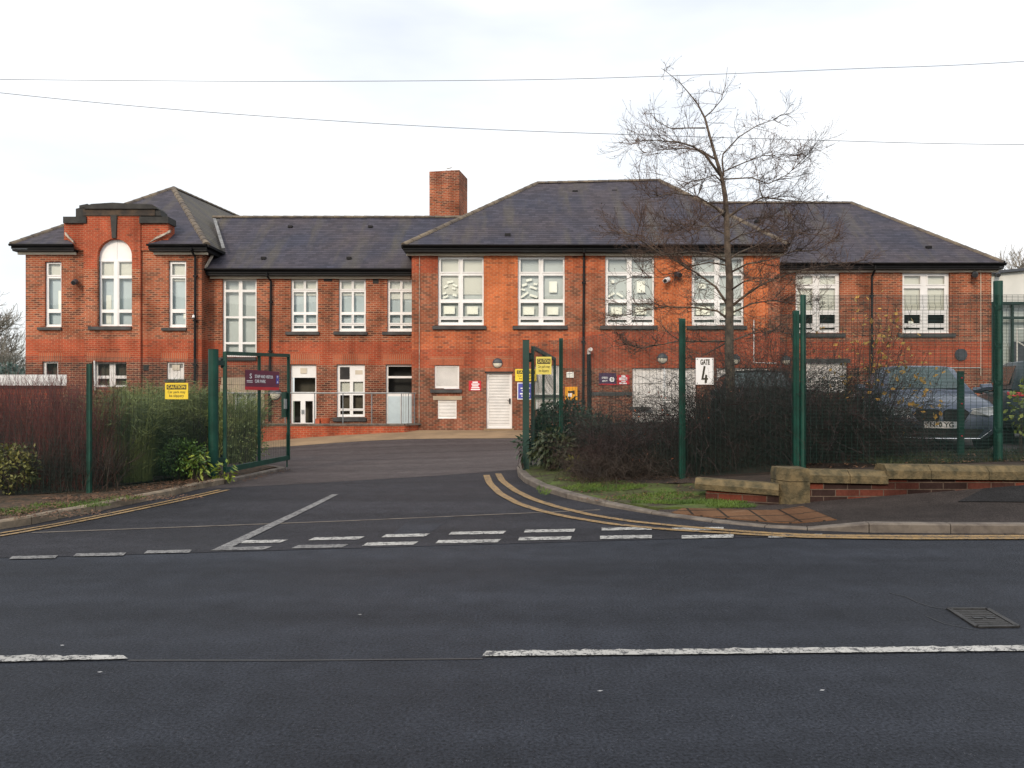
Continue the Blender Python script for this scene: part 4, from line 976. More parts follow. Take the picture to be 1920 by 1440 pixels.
s = MB(); s.box(b0.x - .36, b0.x - .2, b0.y - .1, b0.y + .1, zt - .02, zt + .2); s.box(b0.x - .37, b0.x - .19, b0.y - .11, b0.y + .11, zt + .2, zt + .23)
tag(s.build('storage_box', M_TERRA), 'small red brown box on the terrace beside the plant pot', 'box')

# ------------------------------------------------------------------ fittings on the walls
def bulkhead(px, py, D, label, r=.19, lens=M_LENS):
    t = thing('wall_light', tuple(P(px, py, D)), label, 'wall light', 'bulkhead lights on the school wall')
    c = P(px, py, D); s = MB(); s.tube([(c.x, D - .02, c.z), (c.x, D - .003, c.z)], r, 20); s.build('base', M_GREYPLASTIC, t)
    for up, nm, m in ((1, 'hood', M_GREYPLASTIC), (0, 'lens', lens)):
        s = MB(); n = 12
        for i in range(4):
            for k in range(n):
                a0, a1 = [(math.pi * (k + j) / n) * (1 if up else -1) for j in (0, 1)]; e0, e1 = i * math.pi / 8, (i + 1) * math.pi / 8
                rr = r * (1.0 if up else .9)
                f = lambda a, e: (c.x + rr * math.cos(a) * math.cos(e), D - .02 - rr * .6 * math.sin(e), c.z + rr * math.sin(a) * math.cos(e))
                s.face([f(a0, e0), f(a1, e0), f(a1, e1), f(a0, e1)])
        s.build(nm, m, t, smooth=True)
bulkhead(933, 681, 30.0, 'round grey and white bulkhead light above the slatted white door')
bulkhead(1242, 672, 30.0, 'bulkhead light above the wide white shutter doors, left of the tree', .2)
bulkhead(1378, 674, 30.0, 'bulkhead light just right of the bare tree trunk', .2)
bulkhead(1474, 676, 33.0, 'bulkhead light beside the tall double fence posts', .2)
bulkhead(515, 738, 31.2, 'cream half round light seen through the open left gate', .26)
def cctv(px, py, D, label, m, dx=-1, sc=1.):
    c = P(px, py, D); t = thing('security_camera', tuple(c), label, 'security camera')
    s = MB(); s.tube([(c.x, D - .003, c.z), (c.x, D - .18 * sc, c.z)], .04 * sc, 8); s.build('bracket', m, t)
    s = MB(); s.tube([(c.x + .04 * sc, D - .12 * sc, c.z + .05), (c.x + dx * .12 * sc, D - .42 * sc, c.z - .05)], [.10 * sc, .09 * sc], 10); s.build('camera_body', m, t)
    s = MB(); s.tube([(c.x + dx * .12 * sc, D - .42 * sc, c.z - .05), (c.x + dx * .13 * sc, D - .44 * sc, c.z - .054)], .07 * sc, 10); s.build('lens', M_TRIM, t)
cctv(1249, 527, 30.0, 'white security camera on the orange brick between the classroom windows', M_UPVC)
cctv(1265, 517, 30.0, 'dark round camera above and right of the white one', M_GREYPLASTIC, 1)
cctv(143, 531, 30.5, 'dark camera left of the arched window', M_GREYPLASTIC, 1)
cctv(1822, 517, 33.0, 'dark camera under the eaves at the right end of the school', M_GREYPLASTIC, -1, 1.2)
cctv(363, 595, 30.4, 'tiny white camera fixed beside the downpipe of the left block', M_UPVC, 1, .45)

def board(name, px0, px1, py0, py1, D, m, label, cat, thick=.012, group=None):
    c = ((PX(px0, D) + PX(px1, D)) / 2, D, PZ(py1, D)); t = thing(name, c, label, cat, group)
    s = MB(); s.box(PX(px0, D), PX(px1, D), D - thick, D, PZ(py1, D), PZ(py0, D)); s.build('panel', m, t); return t
def caution(px0, px1, py0, py1, D, label, ym, ink=M_INK):
    t = board('caution_sign', px0, px1, py0, py1, D, ym, label, 'sign', group='yellow caution signs')
    k = D / F0; wd = (px1 - px0) * k; h = (py1 - py0) * k; xc = PX((px0 + px1) / 2, D); zt = PZ(py0, D); y = D - .0135
    s = MB(); s.box(xc - wd * .43, xc + wd * .43, y - .001, y + .0008, zt - h * .40, zt - h * .11); s.build('black_band', ink, t)
    text('CAUTION', h * .27, ym, t, xc, y - .002, zt - h * .255, sx=wd * .80 / (h * .27 * 4.62), bold=.0012)
    text('Car park may', h * .22, ink, t, xc, y, zt - h * .56, sx=wd * .86 / (h * .22 * 6.15), bold=.0004)
    text('be slippery', h * .22, ink, t, xc, y, zt - h * .79, sx=wd * .70 / (h * .22 * 4.75), bold=.0004)
    return t
caution(310, 353, 718, 748.5, 13.75, 'bright yellow caution sign on the left fence in front of feathery green shrub', M_YEL)
caution(1005, 1034, 669, 702, 15.2, 'pale yellow caution sign hung on the mesh between two posts right of the drive', M_YEL2)
caution(966, 1006, 692, 714.5, 29.98, 'yellow caution sign on the school wall half hidden by the right gate post', M_YEL)
# red notices, blue notice, purple speed sign
def notice(px0, px1, py0, py1, D, label, m, lines, ink=M_WHITE, name='notice_board'):
    t = board(name, px0, px1, py0, py1, D, m, label, 'sign'); k = D / F0
    s = MB()
    for (a, b, y0, y1) in lines: s.box(PX(a, D), PX(b, D), D - .0145, D - .0125, PZ(y1, D), PZ(y0, D))
    s.build('lettering', ink, t); return t
notice(879, 902, 714, 732.5, 29.98, 'small red notice on brick left of the slatted white door', M_SRED, [(886, 896, 715.5, 718), (884, 899, 719.2, 721.2), (885, 897, 722.4, 724.6), (884, 899, 725.8, 727.8), (883, 900, 729.2, 731.4)])
notice(1157, 1180, 703, 721, 29.98, 'small red notice beside the purple speed sign', M_SRED, [(1165, 1173, 704, 707), (1161, 1176, 708, 710), (1161, 1176, 711, 713), (1165, 1173, 714, 716), (1161, 1175, 717.5, 720)])
bl = notice(970, 1000, 717.5, 749, 29.98, 'blue notice with white edge on the wall under the half hidden caution sign', M_WHITE, [(971.5, 998.5, 719, 747.5)], M_SBLUE)
s = MB()
for a, b, y0, y1 in ((976, 994, 727, 729), (978, 992, 731.5, 733.5), (975, 994, 737, 739.5), (977, 993, 742, 743.5)): s.box(PX(a, 29.98), PX(b, 29.98), 29.962, 29.9645, PZ(y1, 29.98), PZ(y0, 29.98))
s.build('white_lines', M_WHITE, bl)
notice(1062, 1075.5, 697.5, 708, 29.98, 'small pale paper notice above the yellow cabinet', M_PAPER, [(1064, 1073, 700, 700.6), (1064, 1073, 702.5, 703.1), (1064, 1072, 705, 705.5)], M_PURP2)
sp_ = board('speed_sign', 1123, 1155, 699.5, 722, 29.98, M_PURP2, 'purple speed limit sign on brick beside the shutter doors', 'sign')
k = 29.98; s = MB(); s.box(PX(1123, k), PX(1155, k), k - .0135, k - .0125, PZ(722, k), PZ(719.5, k)); s.build('red_stripe', M_SRED, sp_)
text('SPEED', .085, M_WHITE, sp_, PX(1134, k), k - .0145, PZ(708.5, k), bold=.002); text('LIMIT', .085, M_WHITE, sp_, PX(1134, k), k - .0145, PZ(714.5, k), bold=.002)
s = MB(); s.tube([(PX(1147.5, k), k - .016, PZ(711.5, k)), (PX(1147.5, k), k - .0125, PZ(711.5, k))], .095, 20); s.build('white_disc', M_WHITE, sp_)
text('5', .15, M_INK, sp_, PX(1147.5, k), k - .0175, PZ(711.5, k), bold=.002)
df = thing('defibrillator_cabinet', tuple(P(1070.5, 750, 29.9)), 'yellow defibrillator cabinet on the wall right of the gate mesh', 'cabinet')
s = MB(); a, b = PX(1059.5, 29.9), PX(1082, 29.9); c, d = PZ(750, 29.9), PZ(725.5, 29.9)
s.box(a, b, 29.72, 29.997, c, d); s.prism([(a + .03, c + .03), (b - .03, c + .03), (b - .03, d - .03), (a + .03, d - .03)], 29.69, 29.72); s.build('case', M_ORGY, df)
s = MB(); s.box(PX(1065, 29.7), PX(1077, 29.7), 29.685, 29.69, PZ(736.5, 29.7), PZ(733, 29.7)); s.box(PX(1074, 29.7), PX(1077.5, 29.7), 29.684, 29.689, PZ(739.5, 29.7), PZ(732, 29.7)); s.build('black_handle', M_TRIM, df)
s = MB(); s.box(PX(1065, 29.7), PX(1072, 29.7), 29.685, 29.69, PZ(744, 29.7), PZ(737.5, 29.7)); s.build('label_plate', M_WHITE, df)

# ------------------------------------------------------------------ fences and gates
def mesh_wires(s, a, b, zb, zt, hs=.02, vs=.076, r=.0026, folds=()):
    a, b = Vector((a[0], a[1], 0)), Vector((b[0], b[1], 0)); L = (b - a).length; d = (b - a) / L; nrm = Vector((d.y, -d.x, 0))
    zb0, zb1 = zb; zt0, zt1 = zt
    def off(z, z0):
        for f in folds:
            if abs(z - z0 - f) < .05: return .03 * (1 - abs(z - z0 - f) / .05)
        return 0
    n = int((zt0 - zb0) / hs)
    for i in range(n + 1):
        t = i / n; za, zc = zb0 + (zt0 - zb0) * t, zb1 + (zt1 - zb1) * t; o = nrm * off(za, zb0)
        s.tube([(a.x + o.x, a.y + o.y, za), (b.x + o.x, b.y + o.y, zc)], r, 3, cap=False)
    n = int(L / vs)
    for i in range(1, n):
        p = a + d * (L * i / n); t = i / n; z0, z1 = zb0 + (zb1 - zb0) * t, zt0 + (zt1 - zt0) * t
        zz = sorted([z0, z1] + [z0 + f + e for f in folds for e in (-.05, 0, .05) if z0 + f + e < z1])
        s.tube([(p.x + nrm.x * off(z, z0), p.y + nrm.y * off(z, z0), z) for z in zz], r * .75, 3, cap=False)
lf = thing('mesh_fence', (-7.3, 12.6, 0), 'green wire mesh fence along the bed left of the gate', 'fence')
lp = [(-24, 10.6), (-12.6, 10.9), (-9.9, 11.55), (PX(165, 12.6), 12.6), (PX(388, 14.9), 14.9)]
for a, b in zip(lp[1:], lp[2:]):
    s = MB(); za, zb_ = H(*a) + .12, H(*b) + .12; mesh_wires(s, a, b, (za, zb_), (2.22 if a[0] < -7.5 else 2.24, 2.24 if b[0] < -6.5 else 2.30), r=.0026); s.build('mesh_panel', M_GREEND, lf)
for a in lp[1:4]:
    s = MB(); s.box(a[0] - .03, a[0] + .03, a[1] + .005, a[1] + .065, H(*a) - .05, PZ(682, 12.6)); s.build('post', M_GREEN, lf)
rf = thing('mesh_fence', (4, 12.6, .2), 'tall green wire mesh fence along the bed and wall right of the gate', 'fence')
rp_ = [(PX(989, 15.5), 15.5), (PX(1052, 15.2), 15.2), (PX(1280, 13.0), 13.0), (PX(1494, 12.05), 12.05)]
tops = [PZ(640, 15.5), PZ(634, 15.2), PZ(597, 13.0), PZ(582, 12.05)]
for (a, b, ta, tb) in zip(rp_, rp_[1:], tops, tops[1:]):
    s = MB(); mesh_wires(s, a, b, (H2(*a) + .05, H2(*b) + .05), (ta - .05, tb - .05), r=.0030); s.build('mesh_panel', M_GREEND, rf)
for a, t, wd in zip(rp_[1:], tops[1:], (.075, .095, .085)):
    s = MB(); s.box(a[0] - wd / 2, a[0] + wd / 2, a[1] + .006, a[1] + .07, H2(*a) - .1, t); s.tube([(a[0] - wd * .3, a[1] - .012, H2(*a)), (a[0] - wd * .3, a[1] - .012, t - .03)], .006, 4); s.build('post', M_GREEN, rf)
rp2 = [(PX(1508.5, 12.0), 12.0), (PX(1876, 11.85), 11.85), (11.0, 11.8), (14.5, 11.75)]
tops2 = [PZ(552, 12.0), PZ(526, 11.85), 3.35, 3.4]
mt = [PZ(554, 12.0), PZ(553, 11.85), 3.13, 3.13]
for (a, b, ta, tb) in zip(rp2, rp2[1:], mt, mt[1:]):
    s = MB(); zb0 = .62; mesh_wires(s, a, b, (zb0, zb0), (ta, tb if b[0] < 9 else 3.13), hs=.021, r=.0037, vs=.085, folds=(.5, 1.2, 1.75, 2.32)); s.build('mesh_panel', M_GREEND, rf)
for a, t, wd in zip(rp2, tops2, (.085, .13, .1, .1)):
    s = MB(); s.tube([(a[0], a[1] + .06, .45), (a[0], a[1] + .06, t)], wd / 2, 10); s.build('post', M_GREEN, rf)
sp2 = thing('fence_post', (PX(1803, 12.4), 12.4, .6), 'short green post standing in front of the grey car', 'post')
s = MB(); a = PX(1803, 12.4); s.box(a - .04, a + .04, 12.4, 12.46, .55, PZ(697, 12.4)); s.box(a - .045, a + .045, 12.395, 12.465, PZ(697, 12.4), PZ(697, 12.4) + .012); s.build('post_body', M_GREEN, sp2)
s = MB()
for z in (1.0, 1.5, 1.9): s.tube([(a, 12.385, z), (a, 12.40, z)], .012, 6)
s.build('bolt', M_SRED, sp2)
# gate posts
g1 = thing('gate_post', (PX(398, 15), 15.0, 0), 'thick round green post at the left side of the drive', 'gate post')
s = MB(); x = PX(400, 15); s.tube([(x, 15.0, -.2), (x, 15.0, PZ(656, 15))], .092, 20); s.build('tube', M_GREEN, g1, smooth=False)
s = MB(); s.tube([(x, 15.0, PZ(656, 15)), (x, 15, PZ(656, 15) + .012)], .097, 20); s.build('cap', M_GREEN, g1)
M_GREEND2 = mat('dark_green_paint', (.006, .040, .030), .5, var=.2)
g2 = thing('gate_post', (PX(988, 15.5), 15.5, .1), 'square dark green post at the right side of the drive', 'gate post')
s = MB(); x = PX(986, 15.5); s.box(x - .062, x + .062, 15.40, 15.52, -.05, PZ(639, 15.5)); s.build('tube', M_GREEND2, g2)
s = MB(); s.box(x - .066, x + .066, 15.395, 15.525, PZ(639, 15.5), PZ(639, 15.5) + .012); s.build('cap', M_GREEND2, g2)
# gate leaves
def gate_leaf(name, a, b, za, zt, label, mids, mpaint, lock=True, hing=None):
    t = thing(name, (a[0], a[1], za[0]), label, 'gate'); s = MB(); w_ = .06
    A0, A1, B0, B1 = Vector((*a, za[0])), Vector((*a, zt[0])), Vector((*b, za[1])), Vector((*b, zt[1]))
    for p, q in ((A0, A1), (B0, B1)): s.bar(p, q, w_, w_)
    d = (B1 - A1).normalized() * .03
    s.bar(A1 + d - Vector((0, 0, .03)), B1 - d - Vector((0, 0, .03)), .05, .07); s.bar(A0 + d + Vector((0, 0, .05)), B0 - d + Vector((0, 0, .05)), .05, .10)
    for m_ in mids: s.bar(A0.lerp(B0, m_) + Vector((0, 0, .1)), A1.lerp(B1, m_) - Vector((0, 0, .06)), .05, .055)
    s.build('frame', mpaint, t)
    s = MB(); mesh_wires(s, a, b, (za[0] + .05, za[1] + .05), (zt[0] - .05, zt[1] - .05), r=.0024); s.build('mesh_panel', M_GREEND, t)
    if lock:
        z = (za[1] + zt[1]) / 2 + .05; s = MB(); s.box(b[0] - .12, b[0] - .02, b[1] - .14, b[1] - .05, z - .28, z + .28); s.build('lock_case', mpaint, t)
        s = MB(); s.box(b[0] - .06, b[0] + .005, b[1] - .165, b[1] - .141, z - .09, z + .13); s.build('lock_plate', M_STEEL, t)
        s = MB(); s.bar((b[0] - .02, b[1] - .05, za[1] - .16), (b[0] - .02, b[1] - .05, za[1] + .6), .025, .025); s.build('drop_bolt', mpaint, t)
    if hing:
        for z in (zt[0] - .22, za[0] + .25):
            s = MB(); s.bar((hing[0], hing[1], z), (a[0], a[1], z), .05, .09); s.tube([(a[0] - .05, a[1], z - .09), (a[0] - .05, a[1], z + .09)], .03, 8); s.build('hinge', M_GREEND, t)
    return t
ga = (PX(420, 15.1), 15.15); gb = (PX(541, 17.7), 17.7)
gl = gate_leaf('gate', ga, gb, (PZ(887, 15.1), PZ(862, 17.7)), (PZ(659, 15.1), PZ(664, 17.7)), 'open green mesh gate with a maroon car park sign, left of the drive', (.50,), M_GREEN, True, (PX(404, 15), 15.0))
rb2 = (PX(1040, 18.2), 18.2)
gate_leaf('gate', (PX(999, 15.6), 15.6), rb2, (.4, .45), (PZ(649, 15.6), PZ(671, 18.2)), 'open dark green gate seen nearly edge on behind the right post', (.45,), M_GREEND2, False, (PX(990, 15.5), 15.5))
# car park sign on the left leaf
dvec = Vector((gb[0] - ga[0], gb[1] - ga[1], 0)).normalized(); ang = math.atan2(dvec.y, dvec.x); nrm = Vector((dvec.y, -dvec.x, 0))
def on_leaf(px):
    # point on the leaf's line of sight
    k = (px - 960) / F0; t = (ga[0] - k * ga[1]) / (k * dvec.y - dvec.x); return Vector((ga[0] + dvec.x * t, ga[1] + dvec.y * t, 0)), t
pa, ta = on_leaf(457); pb_, tb = on_leaf(520); wS = tb - ta; pc = (pa + pb_) / 2 + nrm * .04
z0s, z1s = PZ(731.5, pc.y), PZ(695, pc.y)
sg = thing('car_park_sign', (pc.x, pc.y, z0s), 'maroon staff and visitor sign fixed on the open left gate', 'sign')
def sgbox(u0, u1, z0, z1, off, th, name, m):
    s = MB(); q = []
    for o in (off, off - th):
        q.append([pc + dvec * (u * wS / 2) + nrm * o for u in (u0, u1)])
    f, b = q; pts = lambda z: [(f[0].x, f[0].y, z), (f[1].x, f[1].y, z), (b[1].x, b[1].y, z), (b[0].x, b[0].y, z)]
    lo, hi = pts(z0), pts(z1)
    for k in range(4): s.face([lo[k], lo[(k + 1) % 4], hi[(k + 1) % 4], hi[k]])
    s.face(hi); s.face(lo[::-1]); return s.build(name, m, sg)
hS = z1s - z0s
sgbox(-1, 1, z0s + hS * .16, z1s, 0, .012, 'panel', M_PURP); sgbox(-1, 1, z0s, z0s + hS * .16, 0, .012, 'red_stripe', M_SRED); sgbox(.80, .98, z0s + hS * .34, z0s + hS * .80, .004, .003, 'blue_panel', M_SBLUE)
def sgt(tx, u, v, size, sx, m=M_WHITE, bold=.002, al='LEFT'):
    p = pc + dvec * (u * wS / 2) + nrm * .008; text(tx, size, m, sg, p.x, p.y, z0s + hS * v, align=al, sx=sx, bold=bold, rot=ang)
sgt('STAFF AND VISITOR', -.50, .68, hS * .22, wS * .64 / (hS * .22 * 10.6), bold=.002); sgt('CAR PARK', -.50, .44, hS * .22, wS * .36 / (hS * .22 * 5.3), bold=.002)
sgt('S', -.80, .68, hS * .34, 1.5, bold=.002); sgt('P', .84, .70, hS * .17, 1.6); sgt('&', .84, .44, hS * .16, 1.3)
sgbox(-.94, -.62, z0s + hS * .44, z0s + hS * .475, .004, .003, 'small_lettering', M_WHITE); sgbox(-.94, -.62, z0s + hS * .37, z0s + hS * .40, .004, .003, 'small_lettering', M_WHITE)
# GATE 4 sign
Dg = 12.75; gs = board('gate_sign', 1304.5, 1338, 671, 721, Dg, M_WHITE, 'white rectangular sign reading GATE 4 on the right fence', 'sign')
kk = Dg / F0; xc = PX(1321.5, Dg)
text('GATE', 13.5 * kk, M_INK, gs, xc, Dg - .0135, PZ(679.5, Dg), sx=19.5 * kk / (13.5 * kk * 2.75), bold=.0045)
s = MB(); f4 = lambda a, b: (PX(a, Dg), PZ(b, Dg))
s.prism([f4(1315, 709.5), f4(1318.5, 709.5), f4(1322.5, 687), f4(1319, 686)], Dg - .016, Dg - .0125); s.prism([f4(1314.3, 712), f4(1327, 712), f4(1327, 708.6), f4(1315.2, 708.6)], Dg - .0165, Dg - .0126); s.prism([f4(1321, 718), f4(1324.8, 718), f4(1325.5, 703), f4(1321.8, 703)], Dg - .017, Dg - .0127)
s.build('numeral', M_INK, gs)
s = MB()
for a, b in ((1307, 673.5), (1335.5, 673.5), (1307, 718.5), (1335.5, 718.5)): s.tube([(PX(a, Dg), Dg - .017, PZ(b, Dg)), (PX(a, Dg), Dg - .0122, PZ(b, Dg))], .008, 8)
s.build('screw', M_INK, gs)

# ------------------------------------------------------------------ boundary wall on the right
bw = thing('boundary_wall', (6, 11.3, .1), 'low brick wall with mossy sandstone coping beside the pavement', 'wall')
def cop(a, b, z0a, z0b, ht, y0, y1, m=M_YSTONE, name='coping'):
    s = MB(); p = [(y0, 0), (y0, ht * .60), (y0 + .09, ht), (y1 - .09, ht), (y1, ht * .60), (y1, 0)]
    A_ = [(a, yy, z0a + zz) for yy, zz in p]; B_ = [(b, yy, z0b + zz) for yy, zz in p]
    for k in range(len(p)): s.face([A_[k], B_[k], B_[(k + 1) % 6], A_[(k + 1) % 6]][::-1])
    s.face(A_); s.face(B_[::-1]); return s.build(name, m, bw)
Dw = 11.35; X = lambda p: PX(p, Dw); Z = lambda p: PZ(p, Dw)
s = MB(); s.box(X(1512), X(1665), Dw, Dw + .3, 0, Z(904)); s.box(X(1662), 40, Dw + .004, Dw + .3, 0, Z(900)); s.build('brickwork', M_WBR, bw)
for a, b, z0, z1 in ((1512, 1590, 904, 905.5), (1591.5, 1662, 905.5, 907)): cop(X(a), X(b), Z(z0), Z(z1), .175, Dw - .06, Dw + .36)
cop(X(1660), X(1742), Z(897), Z(897.5), .19, Dw - .055, Dw + .36); cop(X(1743), X(1850), Z(897.5), Z(899), .19, Dw - .055, Dw + .36); cop(X(1851), X(1990), Z(899), Z(900), .19, Dw - .055, Dw + .36); cop(X(1991), 20, Z(900), Z(900), .19, Dw - .055, Dw + .36)
s = MB()
pl = [(X(1460), Dw + .10), (X(1474), Dw - .14), (X(1512), Dw - .14), (X(1514), Dw + .36), (X(1460), Dw + .36)]
def pil(s, pl, z0, z1, inset=0., zt=None):
    lo = [(x, y, z0) for x, y in pl]; cx = sum(p[0] for p in pl) / len(pl); cy = sum(p[1] for p in pl) / len(pl)
    hi = [(cx + (x - cx) * (1 - inset), cy + (y - cy) * (1 - inset), z1) for x, y in pl]
    for k in range(len(pl)): s.face([lo[k], lo[(k + 1) % len(pl)], hi[(k + 1) % len(pl)], hi[k]])
    s.face(hi)
pil(s, pl, 0, Z(902)); pil(s, [(x * 1.0, y) for x, y in pl], Z(900.8), Z(888)); pil(s, pl, Z(888), Z(877.5), .07)
s.build('end_pier', M_YSTONE, bw)
s = MB(); a, b = Vector((PX(1306, 11.9), 11.9, PZ(915, 11.9))), Vector((PX(1466, 11.35), 11.45, PZ(928, 11.4)))
p = [(-.15, 0), (-.16, .08), (-.08, .16), (.08, .16), (.15, .08), (.15, 0)]; dd = (b - a); dd.z = 0; dd.normalize(); nn = Vector((-dd.y, dd.x, 0))
A_ = [a + nn * u + Vector((0, 0, v)) for u, v in p]; B_ = [b + nn * u + Vector((0, 0, v)) for u, v in p]
for k in range(6): s.face([tuple(A_[k]), tuple(B_[k]), tuple(B_[(k + 1) % 6]), tuple(A_[(k + 1) % 6])][::-1])
s.face([tuple(q) for q in A_]); s.face([tuple(q) for q in B_[::-1]]); s.build('sloping_coping', M_YSTONE, bw)
s = MB(); a2, b2 = a + dd * .15, b
s.face([tuple(a2 - nn * .1 + Vector((0, 0, -.35))), tuple(b2 - nn * .1 + Vector((0, 0, -.25))), tuple(b2 - nn * .1), tuple(a2 - nn * .1)]); s.face([tuple(a2 - nn * .1 + Vector((0, 0, -.35))), tuple(a2 - nn * .1), tuple(a2 + nn * .1), tuple(a2 + nn * .1 + Vector((0, 0, -.35)))])
s.build('sloping_brickwork', M_WBR, bw)

# ------------------------------------------------------------------ background buildings
ax = thing('annex_building', (PX(1890, 41), 41, .7), 'modern cream and green flat roofed building at the far right edge', 'building')
Da = 41; X = lambda p: PX(p, Da); Z = lambda p: PZ(p, Da)
s = MB(); s.prism([(X(1858), Z(566)), (X(2100), Z(566)), (X(2100), Z(492)), (X(1858), Z(514))], Da, Da + 9); s.build('upper_wall', M_CREAM, ax)
s = MB(); s.prism([(X(1856), Z(514)), (X(2100), Z(492)), (X(2100), Z(487)), (X(1856), Z(509))], Da - .25, Da + 9.2); s.build('roof_edge', M_GREYPLASTIC, ax)
s = MB(); s.box(X(1858), X(2100), Da - .1, Da + .1, Z(571), Z(566)); s.box(X(1858), X(2100), Da - .05, Da + .1, Z(598), Z(594))
for px in (1858, 1897, 1945, 2000): s.box(X(px), X(px + 3), Da - .06, Da + .1, .5, Z(571))
s.build('green_frame', M_GREEND, ax)
s = MB(); s.face([(X(1858), Da + .06, .5), (X(2100), Da + .06, .5), (X(2100), Da + .06, Z(566)), (X(1858), Da + .06, Z(566))]); s.build('glazing', M_GLASS, ax)
s = MB(); s.box(X(1858), X(2100), Da + .5, Da + 9, .5, Z(567)); s.build('dim_inside', M_FILM, ax)
s = MB(); s.box(X(1898), X(2100), Da + .02, Da + .05, .5, Z(640)); s.build('lower_panel', M_GREYPLASTIC, ax)
hr = thing('handrail', (PX(1905, 37), 37, .75), 'pale metal handrail in front of the cream annex', 'handrail')
s = MB(); k = 37
for px in (1907, 1940): s.tube([(PX(px, k), k, .7), (PX(px, k), k, PZ(617, k))], .03, 6)
s.tube([(PX(1905, k), k, PZ(617, k)), (PX(1960, k), k, PZ(614, k))], .03, 6); s.tube([(PX(1907, k), k, PZ(640, k)), (PX(1960, k), k, PZ(672, k))], .03, 6); s.build('rails', M_CREAM, hr)
cctv(1866, 517, 40.99, 'small dark camera on the corner of the cream annex', M_GREYPLASTIC, -1, 1.2)
ob = thing('outbuilding', (-14, 22, -.4), 'low red outbuilding with a white fascia behind the red stemmed hedge', 'outbuilding')
k = 22
def obx(name, m, x1, y0, z0, z1):
    s = MB(); x2 = x1 * 1.27; c = [(-24, y0), (x1, y0), (x2, y0 + 5), (-28, y0 + 5)]; lo = [(x, y, z0) for x, y in c]; hi = [(x, y, z1) for x, y in c]
    for q in range(4): s.face([lo[q], lo[(q + 1) % 4], hi[(q + 1) % 4], hi[q]])
    s.face(hi); s.face(lo[::-1]); s.build(name, m, ob)
obx('wall', M_RED, PX(118, k), k, -.8, PZ(722, k)); obx('fascia', M_WHITE, PX(125, k - .2), k - .2, PZ(723, k), PZ(703, k))

# ------------------------------------------------------------------ overhead wires
def wire(pts, label, r):
    s = MB(); L = [P(*p) for p in pts]; L2 = []
    for a, b, i in zip(L, L[1:], range(99)):
        p0 = L[max(i - 1, 0)]; p3 = L[min(i + 2, len(L) - 1)]
        for t in range(8):
            t /= 8; L2.append(.5 * ((2 * a) + (b - p0) * t + (2 * p0 - 5 * a + 4 * b - p3) * t * t + (3 * a - p0 - 3 * b + p3) * t ** 3))
    L2.append(L[-1]); s.tube(L2, r, 5); tag(s.build('overhead_wire', M_GREYPLASTIC), label, 'wire', 'overhead wires across the sky')
wire([(-900, 128, 15), (-300, 145, 15), (0, 149, 15), (500, 152.5, 15), (960, 150, 15), (1250, 142.5, 15), (1600, 129, 15), (1920, 115, 15), (2700, 60, 15)], 'upper overhead wire, rising to the right above the tree top', .005)
wire([(-900, 70, 12), (-300, 138, 12), (0, 174, 12), (300, 203, 12), (600, 225, 12), (900, 242, 12), (1170, 252, 12), (1500, 262, 12), (1920, 271, 12), (2700, 268, 12)], 'lower overhead wire, falling from left to right across the tree', .0042)

# ------------------------------------------------------------------ plants
def jit(R, s): return Vector((R.gauss(0, s), R.gauss(0, s), R.gauss(0, s)))
def rdir(R):
    z = R.uniform(-1, 1); a = R.uniform(0, 2 * math.pi); q = math.sqrt(1 - z * z); return Vector((q * math.cos(a), q * math.sin(a), z))
def twigs(mb, R, p, d, ln, r, lvl, cones=None, spread=.7, up=.12, kids=4, minr=.0018):
    segs = 3; pts = [p.copy()]; q = p.copy(); dd = d.copy()
    for k in range(segs):
        dd = (dd + jit(R, .15) + Vector((0, 0, up * R.uniform(0, 1.4)))).normalized(); q = q + dd * (ln / segs); pts.append(q.copy())
    mb.tube(pts, [max(minr, r * (1 - .75 * k / segs)) for k in range(segs + 1)], 3, cap=False)
    if cones is not None and R.random() < .12:
        u = rdir(R); cones.leaf(pts[2], u, u.orthogonal().normalized(), .03, .02)
    if lvl > 0:
        for k in range(kids):
            t = R.uniform(.2, 1); i = min(segs - 1, int(t * segs)); b = pts[i].lerp(pts[i + 1], t * segs - i)
            nd = (dd + rdir(R) * spread).normalized(); twigs(mb, R, b, nd, ln * R.uniform(.4, .7), r * .55, lvl - 1, cones, spread, up, kids, minr)
    elif cones is not None and R.random() < .55:
        e = pts[-1]; u = rdir(R); cones.leaf(e, u, u.orthogonal().normalized(), R.uniform(.018, .035), R.uniform(.012, .02))

